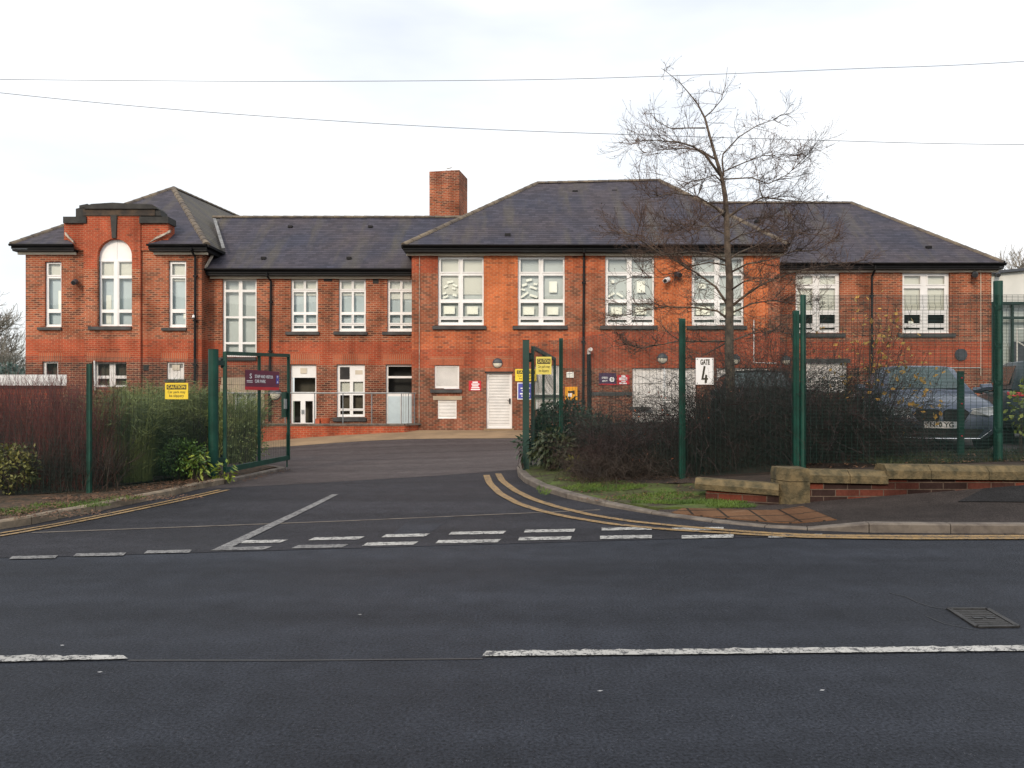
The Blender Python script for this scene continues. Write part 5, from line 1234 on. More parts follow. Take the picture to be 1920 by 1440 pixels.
tr = thing('bare_tree', (PX(1376, 14.6), 14.6, .3), 'leafless alder tree with a straight trunk behind the right fence', 'tree')
R = random.Random(11); TD = 14.6
tm, tw, tcn = MB(), MB(), MB()
trunk = [(1379, 905, .090), (1374, 800, .082), (1370, 720, .076), (1367, 650, .074), (1368, 580, .066), (1368, 520, .059), (1364, 470, .052), (1363, 420, .046), (1360, 370, .040), (1354, 335, .033), (1342, 295, .026), (1332, 260, .021), (1322, 222, .017), (1308, 195, .012), (1288, 170, .008), (1272, 152, .006), (1250, 135, .004), (1240, 128, .003)]
tm.tube([P(x, y, TD) for x, y, _ in trunk], [r_ * 1.12 for *_, r_ in trunk], 9)
limbs = [  # start radius, depth drift of the tip, then photo points
 (.014, .0, [(1321, 220), (1335, 208), (1352, 188), (1360, 160), (1364, 126)]), (.026, -.8, [(1353, 332), (1322, 290), (1300, 275), (1272, 266), (1232, 264), (1185, 262)]), (.018, .6, [(1340, 298), (1315, 282), (1285, 278), (1245, 280), (1200, 288)]),
 (.018, .3, [(1357, 330), (1354, 300), (1356, 288), (1385, 257), (1420, 235), (1450, 225), (1478, 238)]), (.012, -.4, [(1450, 225), (1465, 215), (1482, 212)]), (.014, .5, [(1322, 240), (1290, 240), (1258, 241), (1232, 228), (1212, 203)]), (.015, .9, [(1356, 322), (1395, 305), (1430, 292), (1465, 290), (1510, 293)]), (.014, -.7, [(1358, 336), (1410, 333), (1440, 345), (1475, 328), (1505, 300), (1514, 288)]),
 (.016, -.5, [(1357, 345), (1340, 328), (1320, 335), (1292, 342), (1275, 350)]), (.026, .4, [(1364, 408), (1392, 388), (1430, 370), (1470, 375), (1530, 380)]), (.014, .1, [(1430, 371), (1424, 352), (1425, 335)]), (.022, -.4, [(1361, 408), (1340, 388), (1307, 368), (1318, 348), (1300, 340)]), (.012, -.9, [(1307, 368), (1260, 362), (1215, 372)]),
 (.024, -1.0, [(1362, 490), (1335, 476), (1295, 472), (1240, 478), (1195, 445), (1160, 430)]), (.022, 1.0, [(1366, 487), (1385, 474), (1425, 458), (1475, 450), (1520, 428)]), (.020, -1.2, [(1368, 512), (1400, 495), (1440, 488), (1490, 470), (1540, 470)]), (.016, 1.1, [(1361, 497), (1330, 492), (1290, 500), (1250, 520), (1180, 520)]),
 (.026, .7, [(1362, 568), (1342, 538), (1312, 516), (1275, 493), (1235, 468), (1205, 440)]), (.028, -.5, [(1374, 572), (1400, 552), (1430, 532), (1475, 514), (1530, 500), (1590, 492)]), (.018, -1.3, [(1368, 545), (1395, 528), (1420, 520), (1450, 525)]), (.024, .3, [(1362, 596), (1345, 583), (1305, 577), (1245, 575), (1195, 585), (1140, 600)]), (.018, 1.2, [(1376, 585), (1410, 569), (1450, 563), (1500, 572), (1540, 560)]),
 (.020, -.9, [(1364, 640), (1325, 640), (1275, 640), (1200, 652), (1150, 640)]), (.018, .5, [(1366, 640), (1335, 658), (1295, 680)]), (.016, 1.2, [(1370, 640), (1410, 625), (1450, 620), (1500, 630)]), (.014, -1.4, [(1364, 455), (1390, 440), (1440, 430), (1500, 435)]), (.014, 1.2, [(1361, 440), (1330, 425), (1280, 420), (1200, 425)]), (.015, -1.2, [(1362, 395), (1345, 405), (1300, 440), (1250, 410)]), (.014, 1.4, [(1364, 430), (1400, 410), (1460, 405), (1500, 400)])]
for r0, dr_, pts in limbs:
    n = len(pts); L = [P(x, y, TD + dr_ * (k / (n - 1)) ** 1.2) for k, (x, y) in enumerate(pts)]
    tm.tube(L, [max(.003, r0 * (1 - .85 * k / (n - 1))) for k in range(n)], 6)
    hi = pts[-1][1] < 250
    for k in range(1, n - 1):
        seg = L[k + 1] - L[k]
        for _ in range(int(seg.length * (3.6 if not hi else 1.6)) + (1 if not hi else 0)):
            d_ = (seg.normalized() * 1.0 + rdir(R) * .95); d_.z = d_.z * .6 + .12
            twigs(tw, R, L[k].lerp(L[k + 1], R.random()), d_.normalized(), R.uniform(.32, .70) * (.55 if hi else 1), .0075 if not hi else .005, 2 if not hi or R.random() < .5 else 1, tcn, .62, .10, 5 if not hi else 4, .0019 if not hi else .0016)
    for k in range(n - 1):
        if hi and k == n - 2 and pts[-1][1] < 150: continue
        seg = L[k + 1] - L[k]; sl2 = seg.length; cnt = int(sl2 * (15 if not hi else 8)) + 1
        if k == 0: cnt = int(cnt * .4) + 1
        for _ in range(cnt):
            b = L[k].lerp(L[k + 1], R.random()); d_ = (seg.normalized() * .6 + rdir(R)).normalized(); d_.z = d_.z * .6 + .05
            twigs(tw, R, b, d_.normalized(), R.uniform(.22, .60) * (1 - .3 * k / n), .0055, 2 if R.random() < .4 else 1, tcn, .75, .10, 4, .0020)
for k in range(6, len(trunk) - 1):
    a, b = P(*trunk[k][:2], TD), P(*trunk[k + 1][:2], TD)
    for _ in range(4 if k > 8 else 9): twigs(tw, R, a.lerp(b, R.random()), (rdir(R) + Vector((0, 0, .2))).normalized(), R.uniform(.2, .5) * (.6 if k > 12 else 1), .005, 1, tcn, .8, .12, 4, .0017)
tm.build('trunk', M_BARK, tr, smooth=True); tw.build('crown', M_TWIG, tr); tcn.build('cones', M_CONE, tr)

def stems(R, n, xr, yr, zr, hmin, hmax, mb, lean=.12, r=.006, kids=2, hf=H, up=.05, tw_l=.35, base=.1, wob=.08, keep=None):
    for _ in range(n):
        x, y = R.uniform(*xr), R.uniform(*yr)
        if keep and not keep(x, y): continue
        z = hf(x, y) + base; h = R.uniform(hmin, hmax); d = Vector((R.gauss(0, lean), R.gauss(0, lean), 1)).normalized()
        p = Vector((x, y, z)); pts = [p]; q = p.copy(); dd = d
        for k in range(4): dd = (dd + jit(R, wob)).normalized(); q = q + dd * (h / 4); pts.append(q.copy())
        mb.tube(pts, [r, r * .85, r * .65, r * .45, r * .25], 3, cap=False)
        for k in range(kids):
            t = R.uniform(.3, .95) * 4; i = min(3, int(t)); b = pts[i].lerp(pts[i + 1], t - i); nd = (dd + rdir(R) * .5).normalized()
            mb.tube([b, b + nd * tw_l * .5 + jit(R, .02), b + (nd + Vector((0, 0, up * 3))).normalized() * tw_l], [r * .5, r * .4, r * .2], 3, cap=False)
def blobleaves(mb, R, n, c, rad, ln, wd, droop=.0, hollow=.55, flat=0.):
    for _ in range(n):
        u = rdir(R); k = R.uniform(hollow, 1) ** .5 * (1 + .18 * math.sin(u.x * 5 + c[0] * 3) * math.sin(u.z * 4 + u.y * 3)); p = Vector((c[0] + u.x * rad[0] * k, c[1] + u.y * rad[1] * k, c[2] + u.z * rad[2] * k))
        d = (u * .8 + rdir(R) * .8 - Vector((0, 0, droop))).normalized(); sd_ = d.cross(rdir(R)).normalized(); mb.leaf(p, d, sd_, ln * R.uniform(.6, 1.3), wd * R.uniform(.7, 1.2))

# red stemmed hedge
dg = thing('dogwood_hedge', (-8.2, 13.8, 0), 'dense hedge of upright red dogwood stems behind the left fence', 'hedge')
R = random.Random(5); s, s2 = MB(), MB()
stems(R, 2000, (-12.5, -6.4), (12.9, 15.2), None, 1.3, 1.92, s, .13, .005, 5, tw_l=.42, wob=.10, keep=lambda x, y: x / y < -.512 + R.gauss(0, .012))
stems(R, 1300, (-12.5, -6.0), (12.6, 14.8), None, .4, 1.05, s2, .38, .006, 6, wob=.2, keep=lambda x, y: x / y < -.49)
s.build('red_stems', M_REDSTEM, dg); s2.build('dark_stems', M_DARKSTEM, dg)
# feathery shrub
def arching(R, mb, n, cx, cy, rad, h, hf, spread=1., wd=.007, base=.1):
    for _ in range(n):
        a = R.uniform(0, 2 * math.pi); k = math.sqrt(R.random()); x, y = cx + math.cos(a) * rad[0] * k, cy + math.sin(a) * rad[1] * k; z = hf(x, y) + base
        hh = h * R.uniform(.55, 1.05); o = Vector((math.cos(a) + R.gauss(0, .4), math.sin(a) * .8 + R.gauss(0, .4), 0)) * spread * R.uniform(.1, .5)
        p = [Vector((x, y, z)), Vector((x, y, z + hh * .5)) + o * .25, Vector((x, y, z + hh * .85)) + o * .6, Vector((x, y, z + hh * R.uniform(.72, 1.0))) + o * 1.1]
        mb.tube(p, [wd * .7, wd * .6, wd * .5, wd * .2], 3, cap=False)
        for _2 in range(3):
            b = p[R.choice((0, 1, 1))].lerp(p[2], R.random()); d = (o.normalized() * .5 + rdir(R) * .6 + Vector((0, 0, .6))).normalized(); sd_ = d.cross(rdir(R)).normalized(); mb.leaf(b, d, sd_, R.uniform(.15, .34), .012)
            b = p[2].lerp(p[3], R.random()); mb.leaf(b, (d - Vector((0, 0, .5))).normalized(), sd_, R.uniform(.12, .28), .011)
fs = thing('feathery_shrub', (-6.7, 15.2, 0), 'tall feathery green shrub behind the left caution sign', 'shrub')
s, s2 = MB(), MB(); R = random.Random(8)
arching(R, s, 1700, PX(300, 15.5), 15.6, (.78, .4), 1.84, H, .8); arching(R, s, 560, PX(232, 14.1), 14.3, (.40, .3), 1.72, H, .9); stems(R, 150, (PX(230, 15), PX(390, 15)), (15.2, 15.9), None, .8, 1.5, s2, .15, .006, 3)
s.build('foliage', M_BROOM, fs); s2.build('stems', M_DARKSTEM, fs)
fs = thing('feathery_shrub', (-6.3, 18.8, 0), 'feathery green shrub seen through the open left gate', 'shrub')
s, s2 = MB(), MB(); arching(R, s, 750, PX(432, 18.8), 18.9, (.55, .5), 1.75, H, .9); blobleaves(s, R, 900, (PX(452, 18.5), 18.6, .55), (.55, .5, .5), .08, .03); stems(R, 60, (-6.8, -6.0), (18.5, 19.2), None, .6, 1.2, s2, .15, .006, 3)
s.build('foliage', M_BROOM, fs); s2.build('stems', M_DARKSTEM, fs)
def leafy(name, c, rad, n, ln, wd, m, label, hf=H, seed=1, droop=0., nst=24):
    R = random.Random(seed); t = thing(name, (c[0], c[1], hf(c[0], c[1]) + .1), label, 'shrub'); s, s2 = MB(), MB(); blobleaves(s, R, n, c, rad, ln, wd, droop, .25)
    b = Vector((c[0], c[1], hf(c[0], c[1]) + .05))
    for _ in range(nst):
        u = rdir(R); e = Vector((c[0] + u.x * rad[0] * .8, c[1] + u.y * rad[1] * .8, c[2] + u.z * rad[2] * .8)); s2.tube([b + Vector((u.x * .08, u.y * .08, 0)), b.lerp(e, .5) + jit(R, .04), e], [.008, .006, .003], 4, cap=False)
    s.build('foliage', m, t); s2.build('stems', M_DARKSTEM, t); return t
leafy('leafy_shrub', (PX(22, 12.4), 12.4, .52), (.40, .35, .36), 900, .075, .035, M_VARI, 'olive green rounded shrub at the left edge behind the fence', seed=2)
leafy('leafy_shrub', (PX(335, 14.4), 14.55, .50), (.50, .35, .36), 1300, .07, .03, M_SHRUB, 'bright green low shrub left of the thick green post', seed=3)
leafy('laurel_plant', (PX(372, 14.5), 14.45, .38), (.20, .15, .22), 60, .15, .045, M_LIME, 'small yellow green laurel just left of the thick green post', seed=4, droop=.5, nst=8)
leafy('laurel_plant', (PX(423, 14.8), 14.75, .24), (.22, .12, .17), 60, .13, .045, M_LIME, 'small yellow green laurel at the foot of the open left gate', seed=5, droop=.4, nst=8)
# right side
HB = lambda x, y: H2(x, y)
leafy('ivy_bush', (PX(1055, 16.0), 16.1, .80), (.78, .55, .74), 5200, .085, .05, M_IVY, 'dark evergreen bush filling the space behind the right gate post', HB, 6)
leafy('ivy_bush', (PX(1135, 15.2), 15.35, .58), (.70, .5, .62), 3200, .08, .045, M_IVY, 'low dark evergreen bush beside the brambles', HB, 16)
leafy('laurel_bush', (PX(1035, 15.0), 14.95, .68), (.42, .22, .34), 420, .145, .048, M_LAUREL, 'laurel with long drooping leaves in front of the dark evergreen bush', HB, 7, .7, 16)
leafy('laurel_bush', (PX(1077, 14.6), 14.5, .42), (.14, .10, .13), 30, .14, .05, M_VARI, 'small yellowish laurel shoot below the long leaved laurel', HB, 17, .4, 5)
leafy('laurel_bush', (PX(978, 15.3), 15.25, .66), (.10, .1, .2), 16, .16, .05, M_IVY, 'few dark laurel leaves poking out left of the right gate post', HB, 18, .5, 5)
br = thing('bramble_thicket', (3.5, 14.6, .3), 'dark leafless bramble thicket under the bare tree', 'shrub')
R = random.Random(21); s, s2, s3 = MB(), MB(), MB()
def canes(R, n, xr, yr, hf, hfun, mb, lean=.5, r=.0045, kids=7, tl=.3, droop=.10, keep=None):
    for _ in range(n):
        x, y = R.uniform(*xr), R.uniform(*yr)
        if keep and not keep(x, y): continue
        h = hfun(x, y) * R.uniform(.55, 1.12); q = Vector((x, y, hf(x, y))); d = Vector((R.gauss(0, lean), R.gauss(0, lean * .8), 1)).normalized(); pts = [q.copy()]
        for k in range(6):
            d = (d + jit(R, .16) - Vector((0, 0, droop * k))).normalized(); q = q + d * (h * 1.25 / 6); pts.append(q.copy())
        mb.tube(pts, [r * (1 - .12 * k) for k in range(7)], 3, cap=False)
        for k in range(kids):
            t = R.uniform(.8, 5.9); i = int(t); b = pts[i].lerp(pts[i + 1], t - i); nd = (rdir(R) + Vector((0, 0, .35))).normalized(); ln = tl * R.uniform(.4, 1.2); m_ = b + nd * ln * .5 + jit(R, .02); e = m_ + (nd + jit(R, .35)).normalized() * ln * .5
            mb.tube([b, m_, e], [r * .5, r * .42, r * .25], 3, cap=False)
            if R.random() < .6: mb.tube([m_, m_ + (nd + rdir(R) * .9).normalized() * ln * .4], [r * .36, r * .22], 3, cap=False)
def top_br(x, y):
    p = x / y * F0 + 960; return np.interp(p, [1080, 1130, 1190, 1250, 1300, 1350, 1400, 1450, 1500], [1.05, 1.25, 1.55, 1.62, 1.62, 1.95, 2.3, 2.4, 2.2]) * (1 + .12 * math.sin(p * .13 + y * 3))
canes(R, 1250, (1.3, 5.4), (13.5, 15.6), HB, top_br, s, keep=lambda x, y: 1085 < x / y * F0 + 960 < 1500)
canes(R, 800, (2.9, 5.3), (13.1, 14.4), HB, lambda x, y: top_br(x, y) * .9, s, .4, keep=lambda x, y: x / y * F0 + 960 < 1500)
canes(R, 950, (1.1, 5.2), (13.2, 14.8), HB, lambda x, y: .75, s2, .8, .0045, 8, .3, .16, keep=lambda x, y: x / y * F0 + 960 < 1495)
blobleaves(s2, R, 3800, (3.9, 14.3, .85), (1.35, .8, .75), .035, .02, 0, .1); blobleaves(s2, R, 1600, (2.4, 14.8, .65), (.9, .6, .5), .035, .02, 0, .1)
for _ in range(90):
    x, y = R.uniform(1.8, 5.0), R.uniform(13.3, 15.0); z = H2(x, y) + R.uniform(.3, 1.4); u = rdir(R); s3.leaf((x, y, z), u, u.orthogonal().normalized(), .05, .03)
s.build('stems', M_BRAMBLE, br); s2.build('dead_stems', M_DARKSTEM, br); s3.build('last_leaves', M_OLEAF, br)
bh = thing('twiggy_hedge', (5.2, 12.9, .6), 'dark twiggy hedge in front of the grey car, right of the double posts', 'hedge')
s, s2, s3 = MB(), MB(), MB(); R = random.Random(22)
def top_bh(x, y):
    p = x / y * F0 + 960; return np.interp(p, [1500, 1540, 1580, 1620, 1650, 1700, 1760], [1.4, 1.6, 1.6, 1.5, 1.0, .4, .15])
canes(R, 900, (4.4, 6.05), (12.5, 13.4), HB, top_bh, s, .45, .0042, 8, .26, .08); canes(R, 160, (5.4, 6.2), (12.5, 13.0), HB, top_bh, s, .6, .0042, 7, .25, .12)
for c, rd, n in (((4.9, 12.9, 1.15), (.55, .35, .55), 1300), ((5.6, 12.8, .95), (.4, .3, .4), 600)): blobleaves(s2, R, n, c, rd, .035, .02)
s.build('stems', M_BRAMBLE, bh); s2.build('small_leaves', M_IVY, bh)
# slender shrub with last yellow leaves
ys = thing('yellow_leaved_shrub', (PX(1640, 12.5), 12.5, .6), 'slender shrub with a few yellow autumn leaves in front of the right wing', 'shrub')
s, s2 = MB(), MB(); R = random.Random(31)
for px, py in [(1580, 610), (1600, 580), (1620, 600), (1638, 560), (1655, 590), (1668, 560), (1690, 610), (1705, 590), (1560, 640), (1720, 690), (1745, 700), (1770, 690), (1760, 730), (1700, 650), (1735, 740), (1780, 760), (1610, 640), (1630, 570), (1646, 600), (1660, 620), (1680, 575), (1698, 630), (1590, 660), (1725, 720), (1755, 745), (1675, 660), (1650, 640), (1715, 670), (1740, 660)]:
    b = Vector((PX(1600 + (px - 1600) * .35, 12.6), 12.6 + R.uniform(-.15, .15), .65)); e = P(px, py, 12.5 + R.uniform(-.2, .2)); mid = b.lerp(e, .5) + jit(R, .06)
    s.tube([b, mid, e], [.007, .005, .002], 4, cap=False)
    for _ in range(16):
        q = mid.lerp(e, R.random()); d = (rdir(R) + Vector((0, 0, .5))).normalized(); ln = R.uniform(.12, .35); s.tube([q, q + d * ln], [.003, .0012], 3, cap=False)
        if R.random() < .5: u = rdir(R); s2.leaf(q + d * ln, u, u.orthogonal().normalized(), R.uniform(.05, .10), R.uniform(.045, .075))
for px, py in ((1712, 757), (1755, 782), (1763, 776), (1714, 707), (1735, 735), (1650, 660), (1660, 670), (1655, 690), (1685, 600), (1634, 602), (1645, 640)):
    p = P(px, py, 12.4); u = Vector((R.gauss(0, .4), R.gauss(0, .3), -1)).normalized(); s2.leaf(p + Vector((0, 0, .05)), u, Vector((1, .2, 0)), .10, .075)
s.build('stems', M_BRAMBLE, ys); s2.build('leaves', M_YLEAF, ys)
leafy('leafy_shrub', (PX(1925, 12.3), 12.35, 1.42), (.22, .2, .42), 150, .09, .06, M_LIME, 'yellow green shrub at the right edge against the fence', HB, 33, .3, 10)
# far trees
def far_tree(name, c, h, wdt, label, seed, m=M_FARTWIG, n=120, r0=.16):
    R = random.Random(seed); t = thing(name, c, label, 'tree', 'bare trees far behind the school'); s, s2 = MB(), MB(); c = Vector(c)
    s.tube([c, c + Vector((.1, 0, h * .45)), c + Vector((0, 0, h * .9))], [r0, r0 * .7, r0 * .15], 7)
    for _ in range(n):
        z = R.uniform(.18, .95); b = c + Vector((0, 0, h * z)); a = R.uniform(0, 6.28); d = Vector((math.cos(a), math.sin(a), R.uniform(.1, .9))).normalized()
        twigs(s2, R, b, d, wdt * R.uniform(.4, .85) * (1.1 - .65 * z), .04, 2, None, .6, .2, 5, .012)
    s.build('trunk', M_BARK, t); s2.build('crown', m, t)
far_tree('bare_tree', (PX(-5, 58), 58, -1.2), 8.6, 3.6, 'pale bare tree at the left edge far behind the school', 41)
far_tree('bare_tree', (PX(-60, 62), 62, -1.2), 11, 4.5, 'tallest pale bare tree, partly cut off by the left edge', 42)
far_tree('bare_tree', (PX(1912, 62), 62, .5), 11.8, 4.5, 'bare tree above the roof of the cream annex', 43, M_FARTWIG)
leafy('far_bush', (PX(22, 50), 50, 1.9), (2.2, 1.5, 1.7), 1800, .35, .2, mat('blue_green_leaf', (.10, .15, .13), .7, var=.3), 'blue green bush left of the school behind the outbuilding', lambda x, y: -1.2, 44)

# ground cover
R = random.Random(55); s = MB()
def blades(s, n, fx, hf, h=.06):
    for _ in range(n):
        x, y = fx(); u = Vector((R.gauss(0, .5), R.gauss(0, .5), 1)).normalized(); s.leaf((x, y, hf(x, y)), u, u.cross(rdir(R)).normalized(), h * R.uniform(.5, 1.3), .008)
def patch(cx, cy, rx, ry):
    def f(): a = R.uniform(0, 6.283); k = math.sqrt(R.random()); return cx + math.cos(a) * rx * k, cy + math.sin(a) * ry * k
    return f
for px, py, rx, ry, n in ((1150, 918, .55, .22, 1500), (1250, 938, .55, .16, 1500), (1330, 938, .55, .2, 1600), (1370, 945, .35, .14, 900), (1220, 930, .6, .3, 1200), (1090, 915, .35, .25, 700), (1020, 915, .12, .7, 300)):
    x, y = G(px, py, .12); blades(s, int(n * .95), patch(x, y, rx, ry), lambda x, y: HV(x, y) + .0, .05)
for px, py, rx, ry, n in ((30, 955, .30, .22, 700), (130, 945, .55, .25, 1200), (180, 938, .25, .2, 400), (240, 932, .3, .2, 250), (-60, 960, .8, .3, 900)):
    x, y = G(px, py, .12); blades(s, int(n * .7), patch(x, y, rx, ry), lambda x, y: H(x, y) + .09, .055)
tag(s.build('grass', M_GRASS), 'short green grass and moss on both verges', 'grass', kind='stuff')
s = MB()
def litter(s, n, fx, hf, l=.05):
    for _ in range(n):
        x, y = fx(); a = R.uniform(0, 6.28); u = Vector((math.cos(a), math.sin(a), R.uniform(-.1, .35))).normalized(); sd_ = Vector((-u.y, u.x, R.uniform(-.4, .4))).normalized(); s.leaf((x, y, hf(x, y) + R.uniform(.005, .03)), u, sd_, l * R.uniform(.5, 1.3), l * .6)
for px, py, rx, ry, n in ((230, 935, 1.2, .35, 600), (60, 965, 1.0, .4, 500), (300, 915, .6, .3, 300), (350, 905, .5, .3, 260)):
    x, y = G(px, py, .1); litter(s, n, patch(x, y, rx, ry), lambda x, y: H(x, y) + .10, .045)
for px, py, rx, ry, n in ((1150, 900, 1.0, .4, 700), (1290, 905, .7, .4, 500), (1200, 925, .9, .4, 300)):
    x, y = G(px, py, .17); litter(s, n, patch(x, y, rx, ry), lambda x, y: HV(x, y) if y < 12.5 else max(HV(x, y), H2(x, y)), .045)
litter(s, 160, lambda: (lambda t: (-5.22 + t * .25 + R.gauss(0, .07) + .1, 14.9 + t * 2.6))(R.random()), lambda x, y: H(x, y) + .005, .04)
litter(s, 900, lambda: (R.uniform(4.3, 9), R.uniform(11.7, 12.7)), lambda x, y: H2(x, y) + .02, .05)
litter(s, 1300, lambda: (lambda t: (lk[3 + int(t * 8)][0] * (1 - t * 8 % 1) + lk[4 + int(t * 8)][0] * (t * 8 % 1) - .15 - abs(R.gauss(0, .35)), lk[3 + int(t * 8)][1] * (1 - t * 8 % 1) + lk[4 + int(t * 8)][1] * (t * 8 % 1) + abs(R.gauss(0, .45)) + .1))(R.random() * .999), lambda x, y: H(x, y) + .11, .04)
litter(s, 420, patch(1.9, 12.6, 1.1, 1.0), lambda x, y: HV(x, y) + .01, .04)
tag(s.build('leaf_litter', M_LITTER), 'brown dead leaves scattered over the verges and beds', 'leaves', kind='stuff')
s = MB(); 
blades(s, 5200, lambda: (R.uniform(5.4, 9.5), R.uniform(11.75, 12.9)), lambda x, y: H2(x, y) + .0, .10)
tag(s.build('rough_grass', mat('dull_grass', (.05, .065, .02), .8, scale=2, col2=(.022, .026, .012))), 'dull rough grass between the wall and the cars', 'grass', kind='stuff')
s = MB()
for px, py in ((190, 1265), (677, 1156), (1128, 1301), (120, 1214), (1545, 1300), (1015, 912), (437, 904)):
    x, y = G(px, py); a = R.uniform(-.5, .5); s.leaf((x - .025, y, H(x, y) + .016), Vector((math.cos(a), math.sin(a), .03)).normalized(), Vector((-math.sin(a), math.cos(a), 0)), .035, .018)
tag(s.build('road_litter', mat('grey_scrap', (.36, .36, .36), .8)), 'few pale specks of litter on the asphalt', 'litter', kind='stuff')

# ------------------------------------------------------------------ cars
def car(name, loc, heading, label, paint, L=4.9, Wd=1.86, Ht=1.48, front=True, suv=False, plate=None):
    """heading: direction the nose points, as an angle from +x"""
    t = thing(name, loc, label, 'car', 'parked cars'); c, s_ = math.cos(heading), math.sin(heading); lx, ly, lz = loc
    def T(p): return (lx + p[0] * c - p[1] * s_, ly + p[0] * s_ + p[1] * c, lz + p[2])
    def bld(mb, nm, m, par=t, sm=False):
        mb.v = [T(p) for p in mb.v]; return mb.build(nm, m, par, sm)
    hl = L / 2; w = Wd / 2; k = Ht / 1.48
    # body stations: x, half width, underside z, shoulder z, deck z
    if suv: st = [(-hl, w * .86, .42, .85, .95), (-hl + .08, w * .96, .32, .98, 1.06), (-hl + .5, w, .25, 1.02, 1.08), (-.6, w, .24, 1.0, 1.05), (hl - 1.5, w, .24, .99, 1.05), (hl - .9, w, .26, .96, 1.04), (hl - .35, w * .97, .26, .9, 1.0), (hl - .08, w * .9, .3, .75, .88), (hl, w * .78, .36, .62, .72)]
    else: st = [(-hl, w * .8, .38, .80, .92), (-hl + .1, w * .93, .28, .93, 1.04), (-hl + .7, w, .22, .95, 1.05), (-.9, w, .20, .93, .98), (hl - 1.9, w, .20, .91, .97), (hl - 1.3, w, .20, .86, .95), (hl - .7, w * .985, .20, .80, .88), (hl - .3, w * .95, .20, .72, .80), (hl - .08, w * .86, .19, .60, .70), (hl, w * .74, .22, .50, .60)]
    b = MB(); n = 0; ring = []
    for x, hw, z0, zs, zd in st:
        sec = [(hw * .82, z0), (hw * .97, z0 + .10), (hw, (z0 + zs) / 2), (hw * .985, zs - .04), (hw * .93, zs + .01), (hw * .78, zd - .015), (hw * .4, zd + .004), (0, zd + .012)]
        full = sec + [(-y_, z_) for y_, z_ in sec[::-1][1:]]; ring.append(len(b.v)); b.v.extend([(x, y_, z_) for y_, z_ in full]); n = len(full)
    for a, e in zip(ring, ring[1:]):
        for j in range(n): b.f.append((a + j, e + j, e + (j + 1) % n, a + (j + 1) % n)); b.m.append(0)
    b.f.append(tuple(ring[0] + j for j in range(n))); b.m.append(0); b.f.append(tuple(ring[-1] + j for j in reversed(range(n)))); b.m.append(0)
    body = bld(b, 'body', paint, sm=True)
    # cabin
    if suv: cs = [(-hl + .05, .88, .80, 1.02, 1.30), (-hl + .28, .9, .74, 1.05, Ht - .03), (-.2, .93, .74, 1.04, Ht), (hl - 2.35, .93, .73, 1.03, Ht - .03), (hl - 1.55, .93, .80, 1.02, 1.12)]
    else: cs = [(-hl + .75, .84, .80, 1.0, 1.06), (-hl + 1.45, .90, .68, .96, Ht - .08), (-.35, .91, .66, .94, Ht), (.35, .91, .66, .94, Ht - .03), (hl - 1.35, .90, .78, .90, .99)]
    b = MB(); ring = []
    for x, wb, wt, zb, zt in cs:
        sec = [(w * wb, zb), (w * (wb * .55 + wt * .45), zb + (zt - zb) * .5), (w * wt, zt - .06 * min(1, (zt - zb) * 3)), (w * wt * .85, zt - .01), (w * wt * .4, zt + .012), (0, zt + .018)]
        full = sec + [(-y_, z_) for y_, z_ in sec[::-1][1:]]; ring.append(len(b.v)); b.v.extend([(x, y_, z_) for y_, z_ in full]); n = len(full)
    for a, e in zip(ring, ring[1:]):
        for j in range(n - 1): b.f.append((a + j, e + j, e + j + 1, a + j + 1)); b.m.append(0)
    b.f.append(tuple(ring[0] + j for j in range(n))); b.m.append(0); b.f.append(tuple(ring[-1] + j for j in reversed(range(n)))); b.m.append(0)
    bld(b, 'cabin', paint, sm=True)
    # glass set just proud of the cabin
    def slab(pts, nm, m, off):
        b = MB(); o = Vector(off); b.face([tuple(Vector(p) + o) for p in pts]); b.face([tuple(Vector(p) + o * .4) for p in pts[::-1]]); bld(b, nm, m)
    x3, _, wt3, _, zt3 = cs[3]; x4, wb4, wt4, zb4, zt4 = cs[4]
    def ws(y_, f): return (x3 + (x4 - x3) * f, y_, zt3 + (zt4 - zt3) * f + .014)
    slab([ws(-w * wt3 * .78, .10), ws(w * wt3 * .78, .10), ws(w * wt4 * .84, .96), ws(-w * wt4 * .84, .96)], 'windscreen', M_CARGL, (.014, 0, .014))
    x0, wb0, wt0, zb0, zt0 = cs[0]; x1, wb1, wt1, zb1, zt1 = cs[1]
    def rw(y_, f): return (x1 + (x0 - x1) * f, y_, zt1 + (zt0 - zt1) * f + .012)
    slab([rw(w * wt1 * .78, .12), rw(-w * wt1 * .78, .12), rw(-w * wt0 * .82, .9), rw(w * wt0 * .82, .9)], 'rear_window', M_CARGL, (-.014, 0, .012))
    for sg_ in (1, -1):
        for xa, xb2 in ((cs[1][0] + (.1 if suv else -.2), -.25), (-.18, x3 + .25)):
            def sw(x, f):
                ii = max(i for i in range(4) if cs[i][0] <= x + 1e-6 or i == 0); q0, q1 = cs[ii], cs[ii + 1]; u = (x - q0[0]) / (q1[0] - q0[0]); wb, wt, zb, zt = (q0[j] + (q1[j] - q0[j]) * u for j in (1, 2, 3, 4)); z0_, z1_ = zb + .04, zt - .09 * min(1, (zt - zb) * 3)
                return (x, sg_ * (w * (wb + (wt - wb) * f) + .014), z0_ + (z1_ - z0_) * f)
            slab([sw(xa, .12), sw(xb2, .12), sw(xb2 - (.1 if xb2 > 0 else 0), .97), sw(xa + .12, .97)], 'side_window', M_CARGL, (0, sg_ * .006, .002))
        # mirrors
        b = MB(); mx_ = x4 - .35; b.tube([(mx_, sg_ * w * .9, 1.0), (mx_ + .02, sg_ * (w + .06), 1.03)], .03, 6); b.tube([(mx_ + .02, sg_ * (w + .03), 1.04), (mx_ + .01, sg_ * (w + .20), 1.06)], [.07, .06], 8); bld(b, 'wing_mirror', paint)
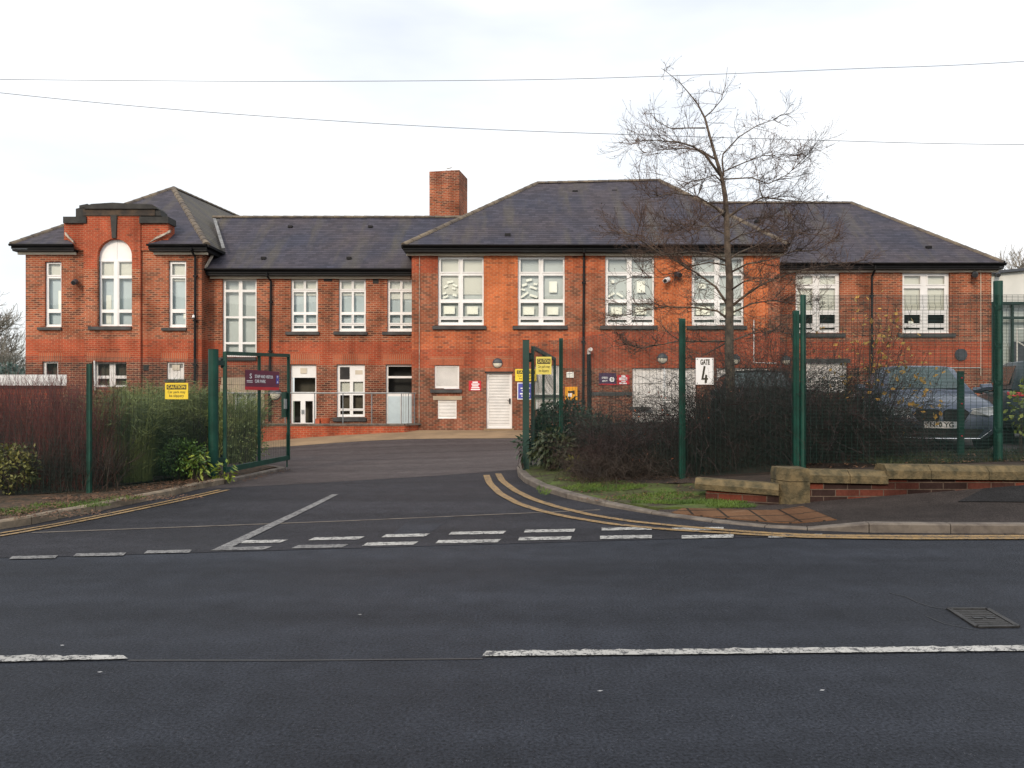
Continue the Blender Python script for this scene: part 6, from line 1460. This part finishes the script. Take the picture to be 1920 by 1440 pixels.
        for wx in (hl - .95, -hl + .95):
            rr_ = .34 if not suv else .37; b = MB(); b.tube([(wx, sg_ * (w - .22), rr_), (wx, sg_ * (w - .20), rr_), (wx, sg_ * (w + .005), rr_)], [rr_ * .96, rr_, rr_ * .97], 26); wh = bld(b, 'wheel', M_TYRE)
            b = MB(); b.tube([(wx, sg_ * (w + .006), rr_), (wx, sg_ * (w + .012), rr_)], rr_ * .68, 20); b.tube([(wx, sg_ * (w + .012), rr_), (wx, sg_ * (w + .02), rr_)], rr_ * .2, 10); bld(b, 'rim', M_RIM, wh)
    if front:
        for sg_ in (1, -1):
            b = MB(); b.face([(hl + .006, sg_ * w * .44, .60), (hl - .02, sg_ * w * .74, .57), (hl - .17, sg_ * w * .93, .62), (hl - .30, sg_ * w * .965, .72), (hl - .18, sg_ * w * .86, .715), (hl + .004, sg_ * w * .48, .665)])
            b.v = [(x + .02, y_ * 1.01, z) for x, y_, z in b.v]; bld(b, 'headlight', M_HEAD)
            b = MB(); b.tube([(hl + .03, sg_ * w * .46, .675), (hl - .06, sg_ * w * .80, .715), (hl - .22, sg_ * w * .95, .735)], .010, 5); bld(b, 'light_strip', M_HEAD)
            b = MB()   # kidney grille with bright surround
            poly = [(sg_ * .03, .645), (sg_ * .09, .675), (sg_ * .34, .67), (sg_ * .40, .62), (sg_ * .33, .50), (sg_ * .26, .465), (sg_ * .09, .465), (sg_ * .04, .50)]
            b.face([(hl + .035, y_, z) for y_, z in poly]); b.face([(hl + .034, y_, z) for y_, z in poly[::-1]]); bld(b, 'grille', M_TRIM)
            b = MB(); L_ = [(hl + .04, y_, z) for y_, z in poly]; b.tube(L_ + L_[:1], .008, 5, cap=False); bld(b, 'grille_surround', M_CARK)
        b = MB(); b.face([(hl + .014, y_, z_) for y_, z_ in ((-.52, .225), (.52, .225), (.62, .36), (-.62, .36))]); b.face([(hl + .010, y_, z_) for y_, z_ in ((-.52, .225), (-.62, .36), (.62, .36), (.52, .225))]); bld(b, 'lower_grille', M_TRIM)
        b = MB(); b.tube([(hl - .04, -.73, .34), (hl + .02, -.56, .205), (hl + .06, 0, .20), (hl + .02, .56, .205), (hl - .04, .73, .34)], .009, 5); bld(b, 'chin_trim', M_CHROME)
        b = MB(); b.tube([(hl - .02, 0, .715), (hl + .01, 0, .725)], .04, 14); bld(b, 'badge', M_CHROME)
    else:
        for sg_ in (1, -1):
            b = MB(); b.face([(-hl - .004, sg_ * w * .70, .92), (-hl + .02, sg_ * w * .90, .92), (-hl + .07, sg_ * w * .975, .95), (-hl + .08, sg_ * w * .975, 1.0), (-hl - .0, sg_ * w * .72, .99)]); b.v = [(x - .02, y_ * 1.012, z) for x, y_, z in b.v]; b.f.append(b.f[0][::-1]); b.m.append(0); bld(b, 'tail_light', M_SRED)
        b = MB(); b.box(-hl - .03, -hl - .012, -.55, .55, 1.0, 1.02); bld(b, 'chrome_strip', M_CHROME)
    px_ = hl + .045 if front else -hl - .03
    b = MB(); b.box(px_ - .006, px_ + .006, -.26, .26, (.365 if front else .72), (.475 if front else .83)); pl_ = bld(b, 'number_plate', M_WHITE)
    if plate:
        p = T((px_ + .008, 0, .42)); text(plate, .105, M_INK, pl_, p[0], p[1], p[2], sx=1.0, bold=.003, rot=heading + math.pi / 2)
    return t
hd = math.atan2(-.954, -.30)
car('parked_car', (7.0 + .30 * 2.45, 13.05 + .954 * 2.45, .73), hd, 'blue grey saloon parked nose first behind the fence and hedge', M_CARB, front=True, plate='N10 YG')
car('parked_car', (9.55 + .9, 13.7 + 2.1, .70), math.radians(67), 'dark grey tall car with red tail lights at the right edge', M_CARD, L=4.5, Wd=1.86, Ht=1.60, front=False, suv=True)
car('parked_car', (5.75, 18.6, .66), math.radians(-98), 'black car mostly hidden behind the brambles and tree', M_CARK, L=4.3, Ht=1.56, suv=True, front=True)
